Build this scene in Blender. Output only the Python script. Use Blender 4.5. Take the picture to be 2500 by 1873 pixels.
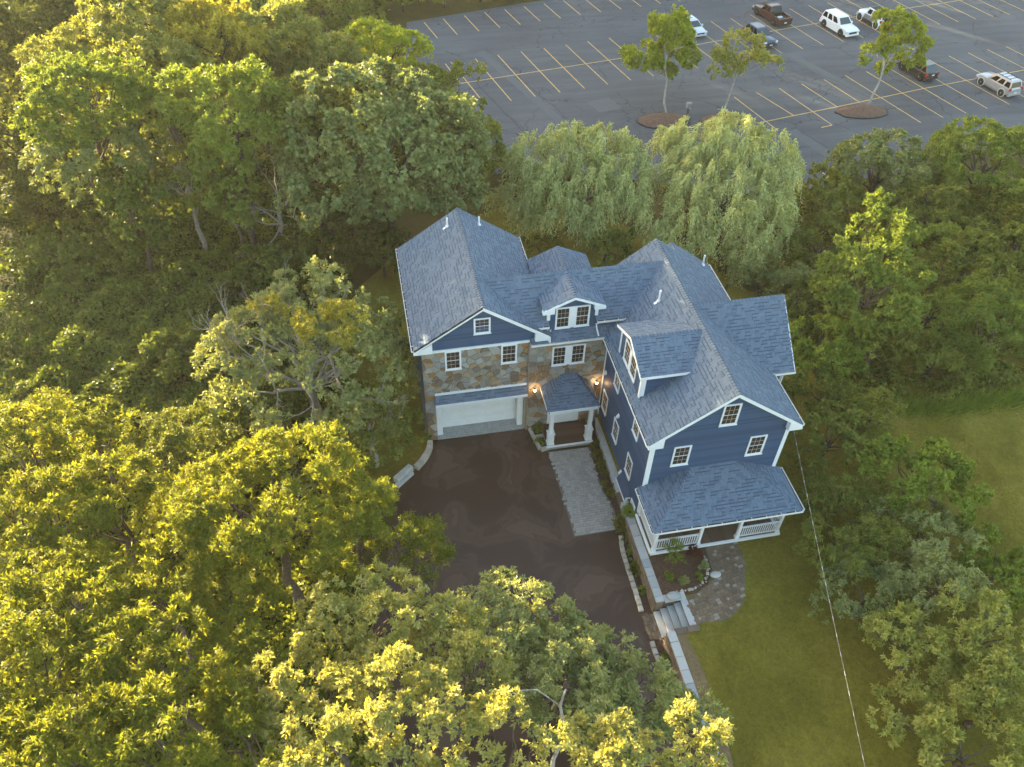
import bpy, math, random
import numpy as np
from mathutils import Vector, Matrix

for o in list(bpy.data.objects):
    bpy.data.objects.remove(o, do_unlink=True)
SC = bpy.context.scene
COL = SC.collection
R = math.radians

# ------------------------------------------------------------------ camera
RCW = np.array([[0.981689, -0.189458, 0.01981], [-0.120926, -0.700164, -0.703667], [0.147186, 0.688387, -0.710253]])
CAM = np.array([-1.884, -33.224, 38.407])
FPX, CX, CY = 1985.0, 1250.0, 936.5
cd = bpy.data.cameras.new('camera')
cd.sensor_width = 36.0
cd.lens = FPX / 2500.0 * 36.0
cd.clip_start = 0.5
cd.clip_end = 3000
cam = bpy.data.objects.new('camera', cd)
COL.objects.link(cam)
m = Matrix.Identity(4)
for i in range(3):
    m[i][0] = RCW[0][i]
    m[i][1] = -RCW[1][i]
    m[i][2] = -RCW[2][i]
    m[i][3] = CAM[i]
cam.matrix_world = m
SC.camera = cam

# ------------------------------------------------------------------ daylight
SUN_EL = 5.4
SUN_DIR = Vector((-0.60, 0.80, math.tan(R(SUN_EL)))).normalized()     # towards the sun
world = bpy.data.worlds.new('World')
SC.world = world
world.use_nodes = True
wt = world.node_tree
for n_ in list(wt.nodes):
    wt.nodes.remove(n_)
sky = wt.nodes.new('ShaderNodeTexSky')
sky.sky_type = 'NISHITA'
sky.sun_disc = False
sky.sun_elevation = R(SUN_EL)
sky.sun_rotation = math.atan2(SUN_DIR.x, SUN_DIR.y)
sky.air_density = 1.0
sky.dust_density = 2.0
sky.ozone_density = 1.0
bg = wt.nodes.new('ShaderNodeBackground')
bg.inputs['Strength'].default_value = 0.15
wo = wt.nodes.new('ShaderNodeOutputWorld')
wt.links.new(sky.outputs[0], bg.inputs[0])
wt.links.new(bg.outputs[0], wo.inputs[0])
sl = bpy.data.lights.new('sun', 'SUN')
sl.energy = 4.2
sl.angle = R(0.5)
sl.color = (1.0, 0.82, 0.51)
so = bpy.data.objects.new('sun', sl)
COL.objects.link(so)
so.rotation_euler = SUN_DIR.to_track_quat('Z', 'Y').to_euler()
so.location = (-60, 60, 60)
SC.view_settings.view_transform = 'Standard'
SC.view_settings.look = 'None'
SC.view_settings.exposure = 3.05
SC.view_settings.gamma = 1.0
SC.view_settings.use_curve_mapping = False
SC.cycles.max_bounces = 4
SC.cycles.diffuse_bounces = 2
SC.cycles.glossy_bounces = 2
SC.cycles.transmission_bounces = 2

# ------------------------------------------------------------------ helpers
WM = {}


def at(px, py, z):
    """ground point seen at photo pixel (2212 px wide view) when it lies at height z"""
    k = 2500.0 / 2212.0
    q = np.array([px * k - CX, py * k - CY, FPX])
    r = RCW.T @ q
    t = (z - CAM[2]) / r[2]
    return CAM + t * r


def depth(p):
    return float(RCW[2] @ (np.array(p) - CAM))


def put(o, parent=None, mw=None):
    COL.objects.link(o)
    mw = mw or Matrix.Identity(4)
    WM[o.name] = mw
    if parent is not None:
        o.parent = parent
        o.matrix_parent_inverse = WM[parent.name].inverted()
    o.matrix_basis = mw
    return o


def empty(name, loc=(0, 0, 0), rz=0.0, label=None, cat=None, group=None, parent=None, mw=None):
    o = bpy.data.objects.new(name, None)
    o.empty_display_size = 0.3
    put(o, parent, mw or (Matrix.Translation(Vector(loc)) @ Matrix.Rotation(rz, 4, 'Z')))
    return tag(o, label, cat, group)


def tag(o, label=None, cat=None, group=None, kind=None):
    if label:
        o['label'] = label
    if cat:
        o['category'] = cat
    if group:
        o['group'] = group
    if kind:
        o['kind'] = kind
    return o


def obj(name, mesh, mat=None, parent=None, mw=None):
    if mat is not None and not mesh.materials:
        mesh.materials.append(mat)
    return put(bpy.data.objects.new(name, mesh), parent, mw)


class MB:
    def __init__(self):
        self.v = []
        self.f = []
        self.mi = []
        self.cur = 0

    def face(self, pts):
        b = len(self.v)
        self.v += [tuple(p) for p in pts]
        self.f.append(tuple(range(b, b + len(pts))))
        self.mi.append(self.cur)

    def box(self, x0, x1, y0, y1, z0, z1, M=None, taper=0.0):
        t = taper
        c = [(x0, y0, z0), (x1, y0, z0), (x1, y1, z0), (x0, y1, z0),
             (x0 + t, y0 + t, z1), (x1 - t, y0 + t, z1), (x1 - t, y1 - t, z1), (x0 + t, y1 - t, z1)]
        if M is not None:
            c = [tuple(M @ Vector(p)) for p in c]
        b = len(self.v)
        self.v += c
        for q in ((0, 3, 2, 1), (4, 5, 6, 7), (0, 1, 5, 4), (1, 2, 6, 5), (2, 3, 7, 6), (3, 0, 4, 7)):
            self.f.append(tuple(b + i for i in q))
            self.mi.append(self.cur)
        return self

    def bar(self, a, b, w, h, up=(0, 0, 1)):
        """box section w x h running from a to b"""
        a, b = Vector(a), Vector(b)
        d = (b - a)
        L = d.length
        d.normalize()
        s = d.cross(Vector(up))
        if s.length < 1e-5:
            s = Vector((1, 0, 0))
        s.normalize()
        u = s.cross(d)
        M = Matrix(((d.x, s.x, u.x, a.x), (d.y, s.y, u.y, a.y), (d.z, s.z, u.z, a.z), (0, 0, 0, 1)))
        return self.box(0, L, -w / 2, w / 2, -h / 2, h / 2, M)

    def prism(self, poly, z0, z1):
        """2-d polygon extruded in z"""
        b = len(self.v)
        n = len(poly)
        self.v += [(p[0], p[1], z0) for p in poly] + [(p[0], p[1], z1) for p in poly]
        self.f.append(tuple(b + i for i in range(n - 1, -1, -1)))
        self.f.append(tuple(b + n + i for i in range(n)))
        self.mi += [self.cur] * 2
        for i in range(n):
            j = (i + 1) % n
            self.f.append((b + i, b + j, b + n + j, b + n + i))
            self.mi.append(self.cur)
        return self

    def slab(self, pts, t):
        """planar 3-d polygon with thickness t along minus its normal"""
        P = [Vector(p) for p in pts]
        n = (P[1] - P[0]).cross(P[2] - P[0]).normalized()
        b = len(self.v)
        k = len(P)
        self.v += [tuple(p) for p in P] + [tuple(p - n * t) for p in P]
        self.f.append(tuple(b + i for i in range(k)))
        self.f.append(tuple(b + k + i for i in range(k - 1, -1, -1)))
        self.mi += [self.cur] * 2
        for i in range(k):
            j = (i + 1) % k
            self.f.append((b + j, b + i, b + k + i, b + k + j))
            self.mi.append(self.cur)
        return self

    def tube(self, path, radii, n=8, cap=True):
        P = [Vector(p) for p in path]
        if not hasattr(radii, '__len__'):
            radii = [radii] * len(P)
        b = len(self.v)
        ref = Vector((0.31, 0.52, 0.79))
        for i, p in enumerate(P):
            d = (P[min(i + 1, len(P) - 1)] - P[max(i - 1, 0)])
            if d.length < 1e-6:
                d = Vector((0, 0, 1))
            d.normalize()
            s = d.cross(ref)
            if s.length < 1e-3:
                s = d.cross(Vector((1, 0, 0)))
            s.normalize()
            u = d.cross(s)
            for k in range(n):
                a = 2 * math.pi * k / n
                self.v.append(tuple(p + (s * math.cos(a) + u * math.sin(a)) * radii[i]))
        for i in range(len(P) - 1):
            for k in range(n):
                k2 = (k + 1) % n
                self.f.append((b + i * n + k, b + i * n + k2, b + (i + 1) * n + k2, b + (i + 1) * n + k))
                self.mi.append(self.cur)
        if cap:
            self.f.append(tuple(b + k for k in range(n - 1, -1, -1)))
            self.f.append(tuple(b + (len(P) - 1) * n + k for k in range(n)))
            self.mi += [self.cur] * 2
        return self

    def lathe(self, prof, n=16, c=(0, 0, 0)):
        b = len(self.v)
        for r, z in prof:
            for k in range(n):
                a = 2 * math.pi * k / n
                self.v.append((c[0] + r * math.cos(a), c[1] + r * math.sin(a), c[2] + z))
        for i in range(len(prof) - 1):
            for k in range(n):
                k2 = (k + 1) % n
                self.f.append((b + i * n + k, b + i * n + k2, b + (i + 1) * n + k2, b + (i + 1) * n + k))
                self.mi.append(self.cur)
        self.f.append(tuple(b + k for k in range(n - 1, -1, -1)))
        self.f.append(tuple(b + (len(prof) - 1) * n + k for k in range(n)))
        self.mi += [self.cur] * 2
        return self

    def mesh(self, name, mats=None, smooth=False):
        me = bpy.data.meshes.new(name)
        me.from_pydata(self.v, [], self.f)
        if mats is not None:
            for q in (mats if isinstance(mats, (list, tuple)) else [mats]):
                me.materials.append(q)
        if any(self.mi):
            me.polygons.foreach_set('material_index', self.mi)
        if smooth:
            me.polygons.foreach_set('use_smooth', [True] * len(me.polygons))
        me.update()
        return me

    def build(self, name, mat, parent=None, smooth=False, mw=None):
        return obj(name, self.mesh(name, mat, smooth), None, parent, mw)


def box(name, mat, parent, x0, x1, y0, y1, z0, z1, mw=None):
    return MB().box(x0, x1, y0, y1, z0, z1).build(name, mat, parent, mw=mw)


# ------------------------------------------------------------------ materials
MATS = {}


def nodes(name):
    mt = bpy.data.materials.new(name)
    mt.use_nodes = True
    nt = mt.node_tree
    for q in list(nt.nodes):
        nt.nodes.remove(q)
    out = nt.nodes.new('ShaderNodeOutputMaterial')
    MATS[name] = mt
    return mt, nt, out


def N(nt, t, **kw):
    n = nt.nodes.new(t)
    for k, v in kw.items():
        if k.startswith('i_'):
            key = k[2:]
            key = int(key) if key.isdigit() else key
            n.inputs[key].default_value = v
        else:
            setattr(n, k, v)
    return n


def ramp(nt, stops, interp='LINEAR'):
    r = nt.nodes.new('ShaderNodeValToRGB')
    e = r.color_ramp
    e.interpolation = interp
    while len(e.elements) < len(stops):
        e.elements.new(0.5)
    for el, (p, c) in zip(e.elements, stops):
        el.position = p
        el.color = (c[0], c[1], c[2], 1)
    return r


def island_random(nt):
    """one random number for every piece, whether it is an island of a mesh or an object of its own"""
    g = N(nt, 'ShaderNodeNewGeometry')
    oi = N(nt, 'ShaderNodeObjectInfo')
    a = N(nt, 'ShaderNodeMath', operation='ADD')
    fr = N(nt, 'ShaderNodeMath', operation='FRACT')
    nt.links.new(g.outputs['Random Per Island'], a.inputs[0])
    nt.links.new(oi.outputs['Random'], a.inputs[1])
    nt.links.new(a.outputs[0], fr.inputs[0])
    return fr.outputs[0]


def mixrgb(nt, a, b, fac, blend='MIX'):
    mx = N(nt, 'ShaderNodeMix', data_type='RGBA', blend_type=blend)
    for sock, val in ((mx.inputs[6], a), (mx.inputs[7], b), (mx.inputs[0], fac)):
        if hasattr(val, 'links'):
            nt.links.new(val, sock)
        elif isinstance(val, (int, float)):
            sock.default_value = val
        else:
            sock.default_value = (val[0], val[1], val[2], 1)
    return mx.outputs[2]


def noise(nt, scale, detail=4.0, rough=0.55, dist=0.0, vec=None):
    n = N(nt, 'ShaderNodeTexNoise')
    n.inputs['Scale'].default_value = scale
    n.inputs['Detail'].default_value = detail
    n.inputs['Roughness'].default_value = rough
    n.inputs['Distortion'].default_value = dist
    if vec is None:
        g = N(nt, 'ShaderNodeNewGeometry')
        vec = g.outputs['Position']
    nt.links.new(vec, n.inputs['Vector'])
    return n


def surf(name, cols, scale=2.0, rough=0.7, bump=0.0, bscale=30.0, rnd=None, spec=0.4, metallic=0.0, var=0.0, coat=0.0, bdist=0.02):
    """general surface: colour ramp over noise (or over a random value for each piece), fine bump"""
    mt, nt, out = nodes(name)
    p = N(nt, 'ShaderNodeBsdfPrincipled')
    p.inputs['Roughness'].default_value = rough
    p.inputs['Metallic'].default_value = metallic
    p.inputs['Specular IOR Level'].default_value = spec
    if coat:
        p.inputs['Coat Weight'].default_value = coat
        p.inputs['Coat Roughness'].default_value = 0.06
    nt.links.new(p.outputs[0], out.inputs[0])
    k = len(cols)
    if k == 1 and not rnd:
        col = None
        p.inputs['Base Color'].default_value = (*cols[0], 1)
        base = None
    else:
        nz = noise(nt, scale)
        if rnd:
            r = ramp(nt, [(i / k, c) for i, c in enumerate(cols)], 'CONSTANT')
            nt.links.new(island_random(nt), r.inputs[0])
        else:
            lo, hi = 0.33, 0.67
            r = ramp(nt, [(lo + (hi - lo) * i / max(1, k - 1), c) for i, c in enumerate(cols)])
            nt.links.new(nz.outputs[0], r.inputs[0])
        base = r.outputs[0]
        if var:
            r2 = ramp(nt, [(0.3, (1 - var,) * 3), (0.7, (1 + var,) * 3)])
            n2 = noise(nt, scale * 4, 5)
            nt.links.new(n2.outputs[0], r2.inputs[0])
            base = mixrgb(nt, base, r2.outputs[0], 1.0, 'MULTIPLY')
        nt.links.new(base, p.inputs['Base Color'])
    if bump:
        b = N(nt, 'ShaderNodeBump')
        b.inputs['Strength'].default_value = bump
        b.inputs['Distance'].default_value = bdist
        nb = noise(nt, bscale, 5)
        nt.links.new(nb.outputs[0], b.inputs['Height'])
        nt.links.new(b.outputs[0], p.inputs['Normal'])
    return mt


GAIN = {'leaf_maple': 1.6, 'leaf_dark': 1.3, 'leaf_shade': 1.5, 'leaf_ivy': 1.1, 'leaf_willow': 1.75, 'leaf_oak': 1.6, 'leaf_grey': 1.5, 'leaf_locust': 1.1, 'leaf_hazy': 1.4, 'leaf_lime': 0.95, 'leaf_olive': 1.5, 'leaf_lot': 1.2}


def leafmat(name, cols, trans=0.45, tcol=None, rough=0.55, hue=0.0):
    mt, nt, out = nodes(name)
    p = N(nt, 'ShaderNodeBsdfPrincipled')
    p.inputs['Roughness'].default_value = rough
    p.inputs['Specular IOR Level'].default_value = 0.12
    tr = N(nt, 'ShaderNodeBsdfTranslucent')
    k = len(cols)
    gk = GAIN.get(name, 1.0) * 1.18
    cols = [(c[0] * 1.70 * gk, c[1] * 1.54 * gk, c[2] * 1.30 * gk) for c in cols]
    g = N(nt, 'ShaderNodeNewGeometry')
    r = ramp(nt, [(i / max(1, k - 1), c) for i, c in enumerate(cols)])
    nz = noise(nt, 0.9, 3)
    a = N(nt, 'ShaderNodeMath', operation='MULTIPLY_ADD')
    nt.links.new(g.outputs['Random Per Island'], a.inputs[0])
    a.inputs[1].default_value = 0.55
    s = N(nt, 'ShaderNodeMath', operation='MULTIPLY_ADD')
    nt.links.new(nz.outputs[0], s.inputs[0])
    s.inputs[1].default_value = 1.3
    s.inputs[2].default_value = -0.42
    nt.links.new(s.outputs[0], a.inputs[2])
    nt.links.new(a.outputs[0], r.inputs[0])
    oi = N(nt, 'ShaderNodeObjectInfo')
    r2 = ramp(nt, [(0, (0.86, 0.88, 0.85)), (1, (1.12, 1.10, 1.1))])
    nt.links.new(oi.outputs['Random'], r2.inputs[0])
    c = mixrgb(nt, r.outputs[0], r2.outputs[0], 1.0, 'MULTIPLY')
    nt.links.new(c, p.inputs['Base Color'])
    tc = mixrgb(nt, c, tcol or (1.45, 1.36, 0.45), 1.0, 'MULTIPLY')
    nt.links.new(tc, tr.inputs[0])
    mx = N(nt, 'ShaderNodeMixShader')
    mx.inputs[0].default_value = trans
    nt.links.new(p.outputs[0], mx.inputs[1])
    nt.links.new(tr.outputs[0], mx.inputs[2])
    nt.links.new(mx.outputs[0], out.inputs[0])
    return mt


surf('white_paint', [(0.742, 0.752, 0.772), (0.801, 0.811, 0.820)], 3, 0.5)
surf('cream_muntin', [(0.50, 0.41, 0.32)], rough=0.5)
surf('navy_siding', [(0.029, 0.065, 0.134), (0.036, 0.076, 0.151), (0.027, 0.058, 0.121), (0.038, 0.079, 0.157), (0.033, 0.069, 0.142), (0.040, 0.083, 0.161)], 6, 0.5, 0.15, 60, rnd=1, var=0.04)
surf('core_wall', [(0.034, 0.068, 0.136)], rough=0.6)
surf('roof_deck', [(0.05, 0.06, 0.08)], rough=0.9)
surf('shingle', [(0.112, 0.152, 0.208), (0.120, 0.162, 0.220), (0.128, 0.170, 0.228), (0.134, 0.176, 0.234),
                 (0.118, 0.156, 0.212), (0.106, 0.144, 0.198), (0.130, 0.166, 0.220), (0.100, 0.136, 0.188),
                 (0.122, 0.168, 0.230), (0.136, 0.174, 0.228)], 3, 0.88, 0.4, 90, rnd=1, var=0.05, spec=0.25)
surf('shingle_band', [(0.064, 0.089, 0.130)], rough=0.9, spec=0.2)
surf('shingle_edge', [(0.022, 0.030, 0.045)], rough=0.95, spec=0.1)
surf('stone', [(0.252, 0.235, 0.192), (0.328, 0.298, 0.251), (0.218, 0.140, 0.080), (0.295, 0.277, 0.242), (0.186, 0.148, 0.112),
               (0.328, 0.255, 0.172), (0.262, 0.255, 0.251), (0.284, 0.160, 0.071), (0.361, 0.331, 0.282), (0.164, 0.128, 0.100),
               (0.230, 0.191, 0.152), (0.316, 0.213, 0.122), (0.273, 0.246, 0.192), (0.350, 0.341, 0.323)], 5, 0.85, 0.6, 16, rnd=1, var=0.22, spec=0.2)
surf('mortar', [(0.399, 0.334, 0.248), (0.456, 0.387, 0.296)], 6, 0.95, 0.4, 40)
surf('glass', [(0.030, 0.022, 0.018), (0.055, 0.044, 0.036)], 0.8, rough=0.04, spec=0.5)
surf('concrete', [(0.30, 0.30, 0.29), (0.38, 0.37, 0.35)], 1.6, 0.85, 0.3, 40, var=0.12)
surf('concrete_light', [(0.42, 0.41, 0.39), (0.52, 0.50, 0.47)], 1.6, 0.85, 0.3, 40, var=0.1)
surf('bluestone', [(0.33, 0.33, 0.32), (0.42, 0.41, 0.40), (0.37, 0.36, 0.34), (0.46, 0.44, 0.41), (0.30, 0.31, 0.32)], 4, 0.8, 0.3, 30, rnd=1, var=0.12)
surf('edging_stone', [(0.42, 0.37, 0.30), (0.50, 0.44, 0.36), (0.46, 0.42, 0.36), (0.38, 0.33, 0.27)], 5, 0.85, 0.4, 30, rnd=1, var=0.1)
surf('wall_block', [(0.162, 0.117, 0.081), (0.209, 0.148, 0.099), (0.142, 0.101, 0.074), (0.228, 0.164, 0.112), (0.180, 0.125, 0.087)], 5, 0.9, 0.5, 30, rnd=1, var=0.15)
surf('paver', [(0.314, 0.281, 0.248), (0.347, 0.308, 0.270), (0.330, 0.297, 0.265), (0.370, 0.330, 0.292), (0.291, 0.259, 0.232), (0.342, 0.308, 0.275)], 5, 0.85, 0.4, 40, rnd=1, var=0.12)
surf('paver_brown', [(0.148, 0.104, 0.066), (0.185, 0.130, 0.084), (0.163, 0.119, 0.077), (0.133, 0.090, 0.059), (0.207, 0.148, 0.098), (0.178, 0.126, 0.084), (0.155, 0.112, 0.073), (0.141, 0.101, 0.063), (0.192, 0.137, 0.091), (0.170, 0.122, 0.081), (0.155, 0.108, 0.070), (0.281, 0.245, 0.196)], 5, 0.85, 0.4, 40, rnd=1, var=0.12)
surf('paver_bed', [(0.12, 0.10, 0.08), (0.17, 0.14, 0.11)], 8, 0.95)
surf('deck_board', [(0.085, 0.050, 0.036), (0.10, 0.060, 0.043), (0.075, 0.044, 0.032), (0.11, 0.066, 0.048)], 4, 0.55, 0.3, 30, rnd=1, var=0.15)
surf('porch_floor', [(0.13, 0.085, 0.055), (0.15, 0.10, 0.066), (0.115, 0.075, 0.05)], 4, 0.5, 0.2, 30, rnd=1, var=0.12)
surf('mulch', [(0.060, 0.032, 0.018), (0.11, 0.06, 0.034)], 7, 0.95, 0.9, 40, var=0.3)
surf('mulch_island', [(0.112, 0.064, 0.043), (0.158, 0.094, 0.066)], 3, 0.95, 0.9, 30, var=0.25)
surf('dirt', [(0.14, 0.095, 0.045), (0.19, 0.13, 0.065)], 2, 0.95, 0.6, 20, var=0.2)
surf('yellow_paint', [(0.52, 0.33, 0.09), (0.66, 0.45, 0.16)], 2.2, 0.8, var=0.25)
surf('bark', [(0.07, 0.05, 0.035), (0.13, 0.10, 0.075)], 5, 0.9, 0.8, 18)
surf('bark_pale', [(0.24, 0.22, 0.19), (0.36, 0.33, 0.29)], 4, 0.9, 0.6, 18)
surf('birch_bark', [(0.22, 0.19, 0.16), (0.40, 0.36, 0.32), (0.44, 0.40, 0.36)], 3, 0.8, 0.4, 12)
surf('gutter_white', [(0.78, 0.76, 0.72)], rough=0.4)
surf('gutter_inside', [(0.10, 0.09, 0.075)], rough=0.9)
surf('pvc', [(0.78, 0.78, 0.78)], rough=0.45)
surf('black_metal', [(0.02, 0.018, 0.016)], rough=0.4)
surf('brown_post', [(0.10, 0.045, 0.03)], rough=0.7)
surf('grey_metal', [(0.25, 0.24, 0.24)], rough=0.5)
surf('terracotta', [(0.06, 0.04, 0.03)], rough=0.7)
surf('cable', [(0.45, 0.40, 0.34)], rough=0.7)
surf('tyre', [(0.02, 0.02, 0.02)], rough=0.85)
surf('rim', [(0.48, 0.48, 0.49)], rough=0.3, metallic=0.85)
surf('rim_dark', [(0.16, 0.11, 0.08)], rough=0.4, metallic=0.5)
surf('car_glass', [(0.05, 0.07, 0.08)], rough=0.12, spec=0.4)
surf('car_glass_dark', [(0.008, 0.008, 0.009)], rough=0.6, spec=0.03)
surf('car_white', [(0.80, 0.80, 0.81)], rough=0.35, coat=0.8)
surf('car_silver', [(0.46, 0.47, 0.49)], rough=0.32, metallic=0.5, coat=0.7)
surf('car_pale_silver', [(0.62, 0.64, 0.68)], rough=0.32, metallic=0.3, coat=0.7)
surf('car_red', [(0.060, 0.012, 0.008)], rough=0.3, metallic=0.1, coat=0.9)
surf('car_blue', [(0.032, 0.052, 0.092)], rough=0.3, metallic=0.3, coat=0.9)
surf('car_black', [(0.014, 0.013, 0.014)], rough=0.3, coat=0.9)
surf('car_grey', [(0.20, 0.21, 0.22)], rough=0.4, coat=0.5)
surf('car_trim', [(0.016, 0.016, 0.016)], rough=0.6)
surf('headlamp', [(0.65, 0.68, 0.72)], rough=0.12, spec=0.7, coat=0.6)
surf('tail_lamp', [(0.45, 0.02, 0.015)], rough=0.2, coat=0.6)
surf('plate', [(0.75, 0.77, 0.80)], rough=0.5)
surf('red_leaf', [(0.05, 0.010, 0.012)], rough=0.6)

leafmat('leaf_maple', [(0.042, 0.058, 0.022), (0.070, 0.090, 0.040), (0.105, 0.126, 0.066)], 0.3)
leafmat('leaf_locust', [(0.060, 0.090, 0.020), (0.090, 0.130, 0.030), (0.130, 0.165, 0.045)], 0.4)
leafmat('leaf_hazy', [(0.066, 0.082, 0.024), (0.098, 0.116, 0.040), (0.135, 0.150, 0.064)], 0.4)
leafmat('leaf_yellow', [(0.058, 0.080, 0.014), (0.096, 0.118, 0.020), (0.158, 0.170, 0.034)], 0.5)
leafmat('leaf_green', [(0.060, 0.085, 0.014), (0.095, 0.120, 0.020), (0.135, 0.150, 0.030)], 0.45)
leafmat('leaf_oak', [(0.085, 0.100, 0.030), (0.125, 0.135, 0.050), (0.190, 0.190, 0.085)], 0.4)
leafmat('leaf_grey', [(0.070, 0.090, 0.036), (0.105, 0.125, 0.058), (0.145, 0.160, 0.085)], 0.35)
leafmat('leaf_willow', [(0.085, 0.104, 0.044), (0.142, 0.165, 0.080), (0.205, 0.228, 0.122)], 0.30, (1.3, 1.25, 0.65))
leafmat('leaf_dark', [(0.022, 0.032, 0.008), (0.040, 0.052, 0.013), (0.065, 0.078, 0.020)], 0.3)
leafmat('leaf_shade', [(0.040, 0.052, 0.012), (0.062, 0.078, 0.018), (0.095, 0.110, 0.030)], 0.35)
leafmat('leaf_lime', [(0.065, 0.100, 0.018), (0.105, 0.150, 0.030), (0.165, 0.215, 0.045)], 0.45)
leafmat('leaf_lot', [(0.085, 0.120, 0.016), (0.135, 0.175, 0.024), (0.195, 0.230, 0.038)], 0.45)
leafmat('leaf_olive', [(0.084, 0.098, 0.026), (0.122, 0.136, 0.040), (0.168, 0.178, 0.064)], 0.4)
leafmat('leaf_gold', [(0.125, 0.128, 0.022), (0.190, 0.190, 0.038), (0.260, 0.255, 0.068)], 0.45)  # gold of the low sun put into the leaf colour
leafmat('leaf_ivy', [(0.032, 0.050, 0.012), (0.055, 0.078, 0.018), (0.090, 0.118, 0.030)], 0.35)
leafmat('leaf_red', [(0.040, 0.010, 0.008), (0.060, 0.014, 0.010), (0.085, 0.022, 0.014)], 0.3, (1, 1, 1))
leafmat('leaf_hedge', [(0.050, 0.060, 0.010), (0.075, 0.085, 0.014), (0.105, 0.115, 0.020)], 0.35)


def ground_mats():
    # lawn: mown grass, patchy olive green
    for name, c in (('lawn', [(0.125, 0.108, 0.014), (0.165, 0.140, 0.019), (0.200, 0.160, 0.028)]),
                    ('rough_ground', [(0.050, 0.046, 0.010), (0.070, 0.062, 0.014), (0.080, 0.062, 0.020)])):
        mt, nt, out = nodes(name)
        p = N(nt, 'ShaderNodeBsdfPrincipled')
        p.inputs['Roughness'].default_value = 0.9
        p.inputs['Specular IOR Level'].default_value = 0.15
        nt.links.new(p.outputs[0], out.inputs[0])
        n1 = noise(nt, 0.35, 5, 0.6)
        r1 = ramp(nt, [(0.36, c[0]), (0.50, c[1]), (0.64, c[2])])
        nt.links.new(n1.outputs[0], r1.inputs[0])
        n2 = noise(nt, 5.0, 6, 0.75)
        r2 = ramp(nt, [(0.25, (0.55, 0.58, 0.5)), (0.75, (1.4, 1.38, 1.3))])
        nt.links.new(n2.outputs[0], r2.inputs[0])
        nt.links.new(mixrgb(nt, r1.outputs[0], r2.outputs[0], 1.0, 'MULTIPLY'), p.inputs['Base Color'])
        b = N(nt, 'ShaderNodeBump')
        b.inputs['Strength'].default_value = 0.9
        b.inputs['Distance'].default_value = 0.06
        n3 = noise(nt, 12.0, 6, 0.7)
        nt.links.new(n3.outputs[0], b.inputs['Height'])
        nt.links.new(b.outputs[0], p.inputs['Normal'])
    # asphalt of the car park: worn, cracked, patched
    mt, nt, out = nodes('lot_asphalt')
    p = N(nt, 'ShaderNodeBsdfPrincipled')
    p.inputs['Specular IOR Level'].default_value = 0.35
    nt.links.new(p.outputs[0], out.inputs[0])
    g = N(nt, 'ShaderNodeNewGeometry')
    n1 = noise(nt, 0.10, 5, 0.6, 0.4)
    r1 = ramp(nt, [(0.34, (0.072, 0.077, 0.087)), (0.5, (0.087, 0.093, 0.103)), (0.68, (0.104, 0.110, 0.119))])
    nt.links.new(n1.outputs[0], r1.inputs[0])
    mp = N(nt, 'ShaderNodeMapping')
    mp.inputs['Rotation'].default_value = (0, 0, R(-11.9))
    mp.inputs['Scale'].default_value = (0.09, 0.9, 1)
    nt.links.new(g.outputs['Position'], mp.inputs['Vector'])
    n2 = noise(nt, 1.0, 5, 0.6, 0.2, mp.outputs[0])
    r2 = ramp(nt, [(0.3, (0.82, 0.82, 0.83)), (0.7, (1.16, 1.15, 1.14))])
    nt.links.new(n2.outputs[0], r2.inputs[0])
    c = mixrgb(nt, r1.outputs[0], r2.outputs[0], 1.0, 'MULTIPLY')
    n4 = noise(nt, 22.0, 4, 0.7)
    r4 = ramp(nt, [(0.3, (0.82,) * 3), (0.7, (1.2,) * 3)])
    nt.links.new(n4.outputs[0], r4.inputs[0])
    c = mixrgb(nt, c, r4.outputs[0], 1.0, 'MULTIPLY')
    # cracks at two sizes
    nd = noise(nt, 0.7, 4, 0.6)
    va = N(nt, 'ShaderNodeVectorMath', operation='MULTIPLY_ADD')
    nt.links.new(nd.outputs['Color'], va.inputs[0])
    va.inputs[1].default_value = (2.2, 2.2, 0)
    nt.links.new(g.outputs['Position'], va.inputs[2])
    for sc_, wd, dark, mlo in ((0.11, 0.0042, 0.42, 0.0), (0.42, 0.012, 0.5, 0.53)):
        vo = N(nt, 'ShaderNodeTexVoronoi', feature='DISTANCE_TO_EDGE', voronoi_dimensions='2D')
        vo.inputs['Scale'].default_value = sc_
        nt.links.new(va.outputs[0], vo.inputs['Vector'])
        rc = ramp(nt, [(0.0, (1, 1, 1)), (wd, (0.55,) * 3), (wd * 2.0, (0, 0, 0))])
        nt.links.new(vo.outputs['Distance'], rc.inputs[0])
        fac = rc.outputs[0]
        nm = noise(nt, 0.12 if mlo else 0.25, 3)
        rm = ramp(nt, [(mlo if mlo else 0.42, (0, 0, 0)), ((mlo if mlo else 0.42) + 0.08, (1, 1, 1))])
        nt.links.new(nm.outputs[0], rm.inputs[0])
        fm = mixrgb(nt, fac, rm.outputs[0], 1.0, 'MULTIPLY')
        c = mixrgb(nt, c, (0.030, 0.030, 0.033), fm)
    nt.links.new(c, p.inputs['Base Color'])
    p.inputs['Roughness'].default_value = 0.8
    # driveway: fresh dark asphalt, damp, with dried patches
    mt, nt, out = nodes('drive_asphalt')
    p = N(nt, 'ShaderNodeBsdfPrincipled')
    nt.links.new(p.outputs[0], out.inputs[0])
    n1 = noise(nt, 0.33, 4, 0.5, 0.6)
    r1 = ramp(nt, [(0.44, (0.054, 0.029, 0.019)), (0.50, (0.060, 0.033, 0.022)), (0.52, (0.078, 0.046, 0.032)), (0.58, (0.072, 0.041, 0.028)), (0.595, (0.098, 0.062, 0.046))])
    nt.links.new(n1.outputs[0], r1.inputs[0])
    n2 = noise(nt, 26.0, 4, 0.75)
    r2 = ramp(nt, [(0.3, (0.72,) * 3), (0.7, (1.3,) * 3)])
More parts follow.
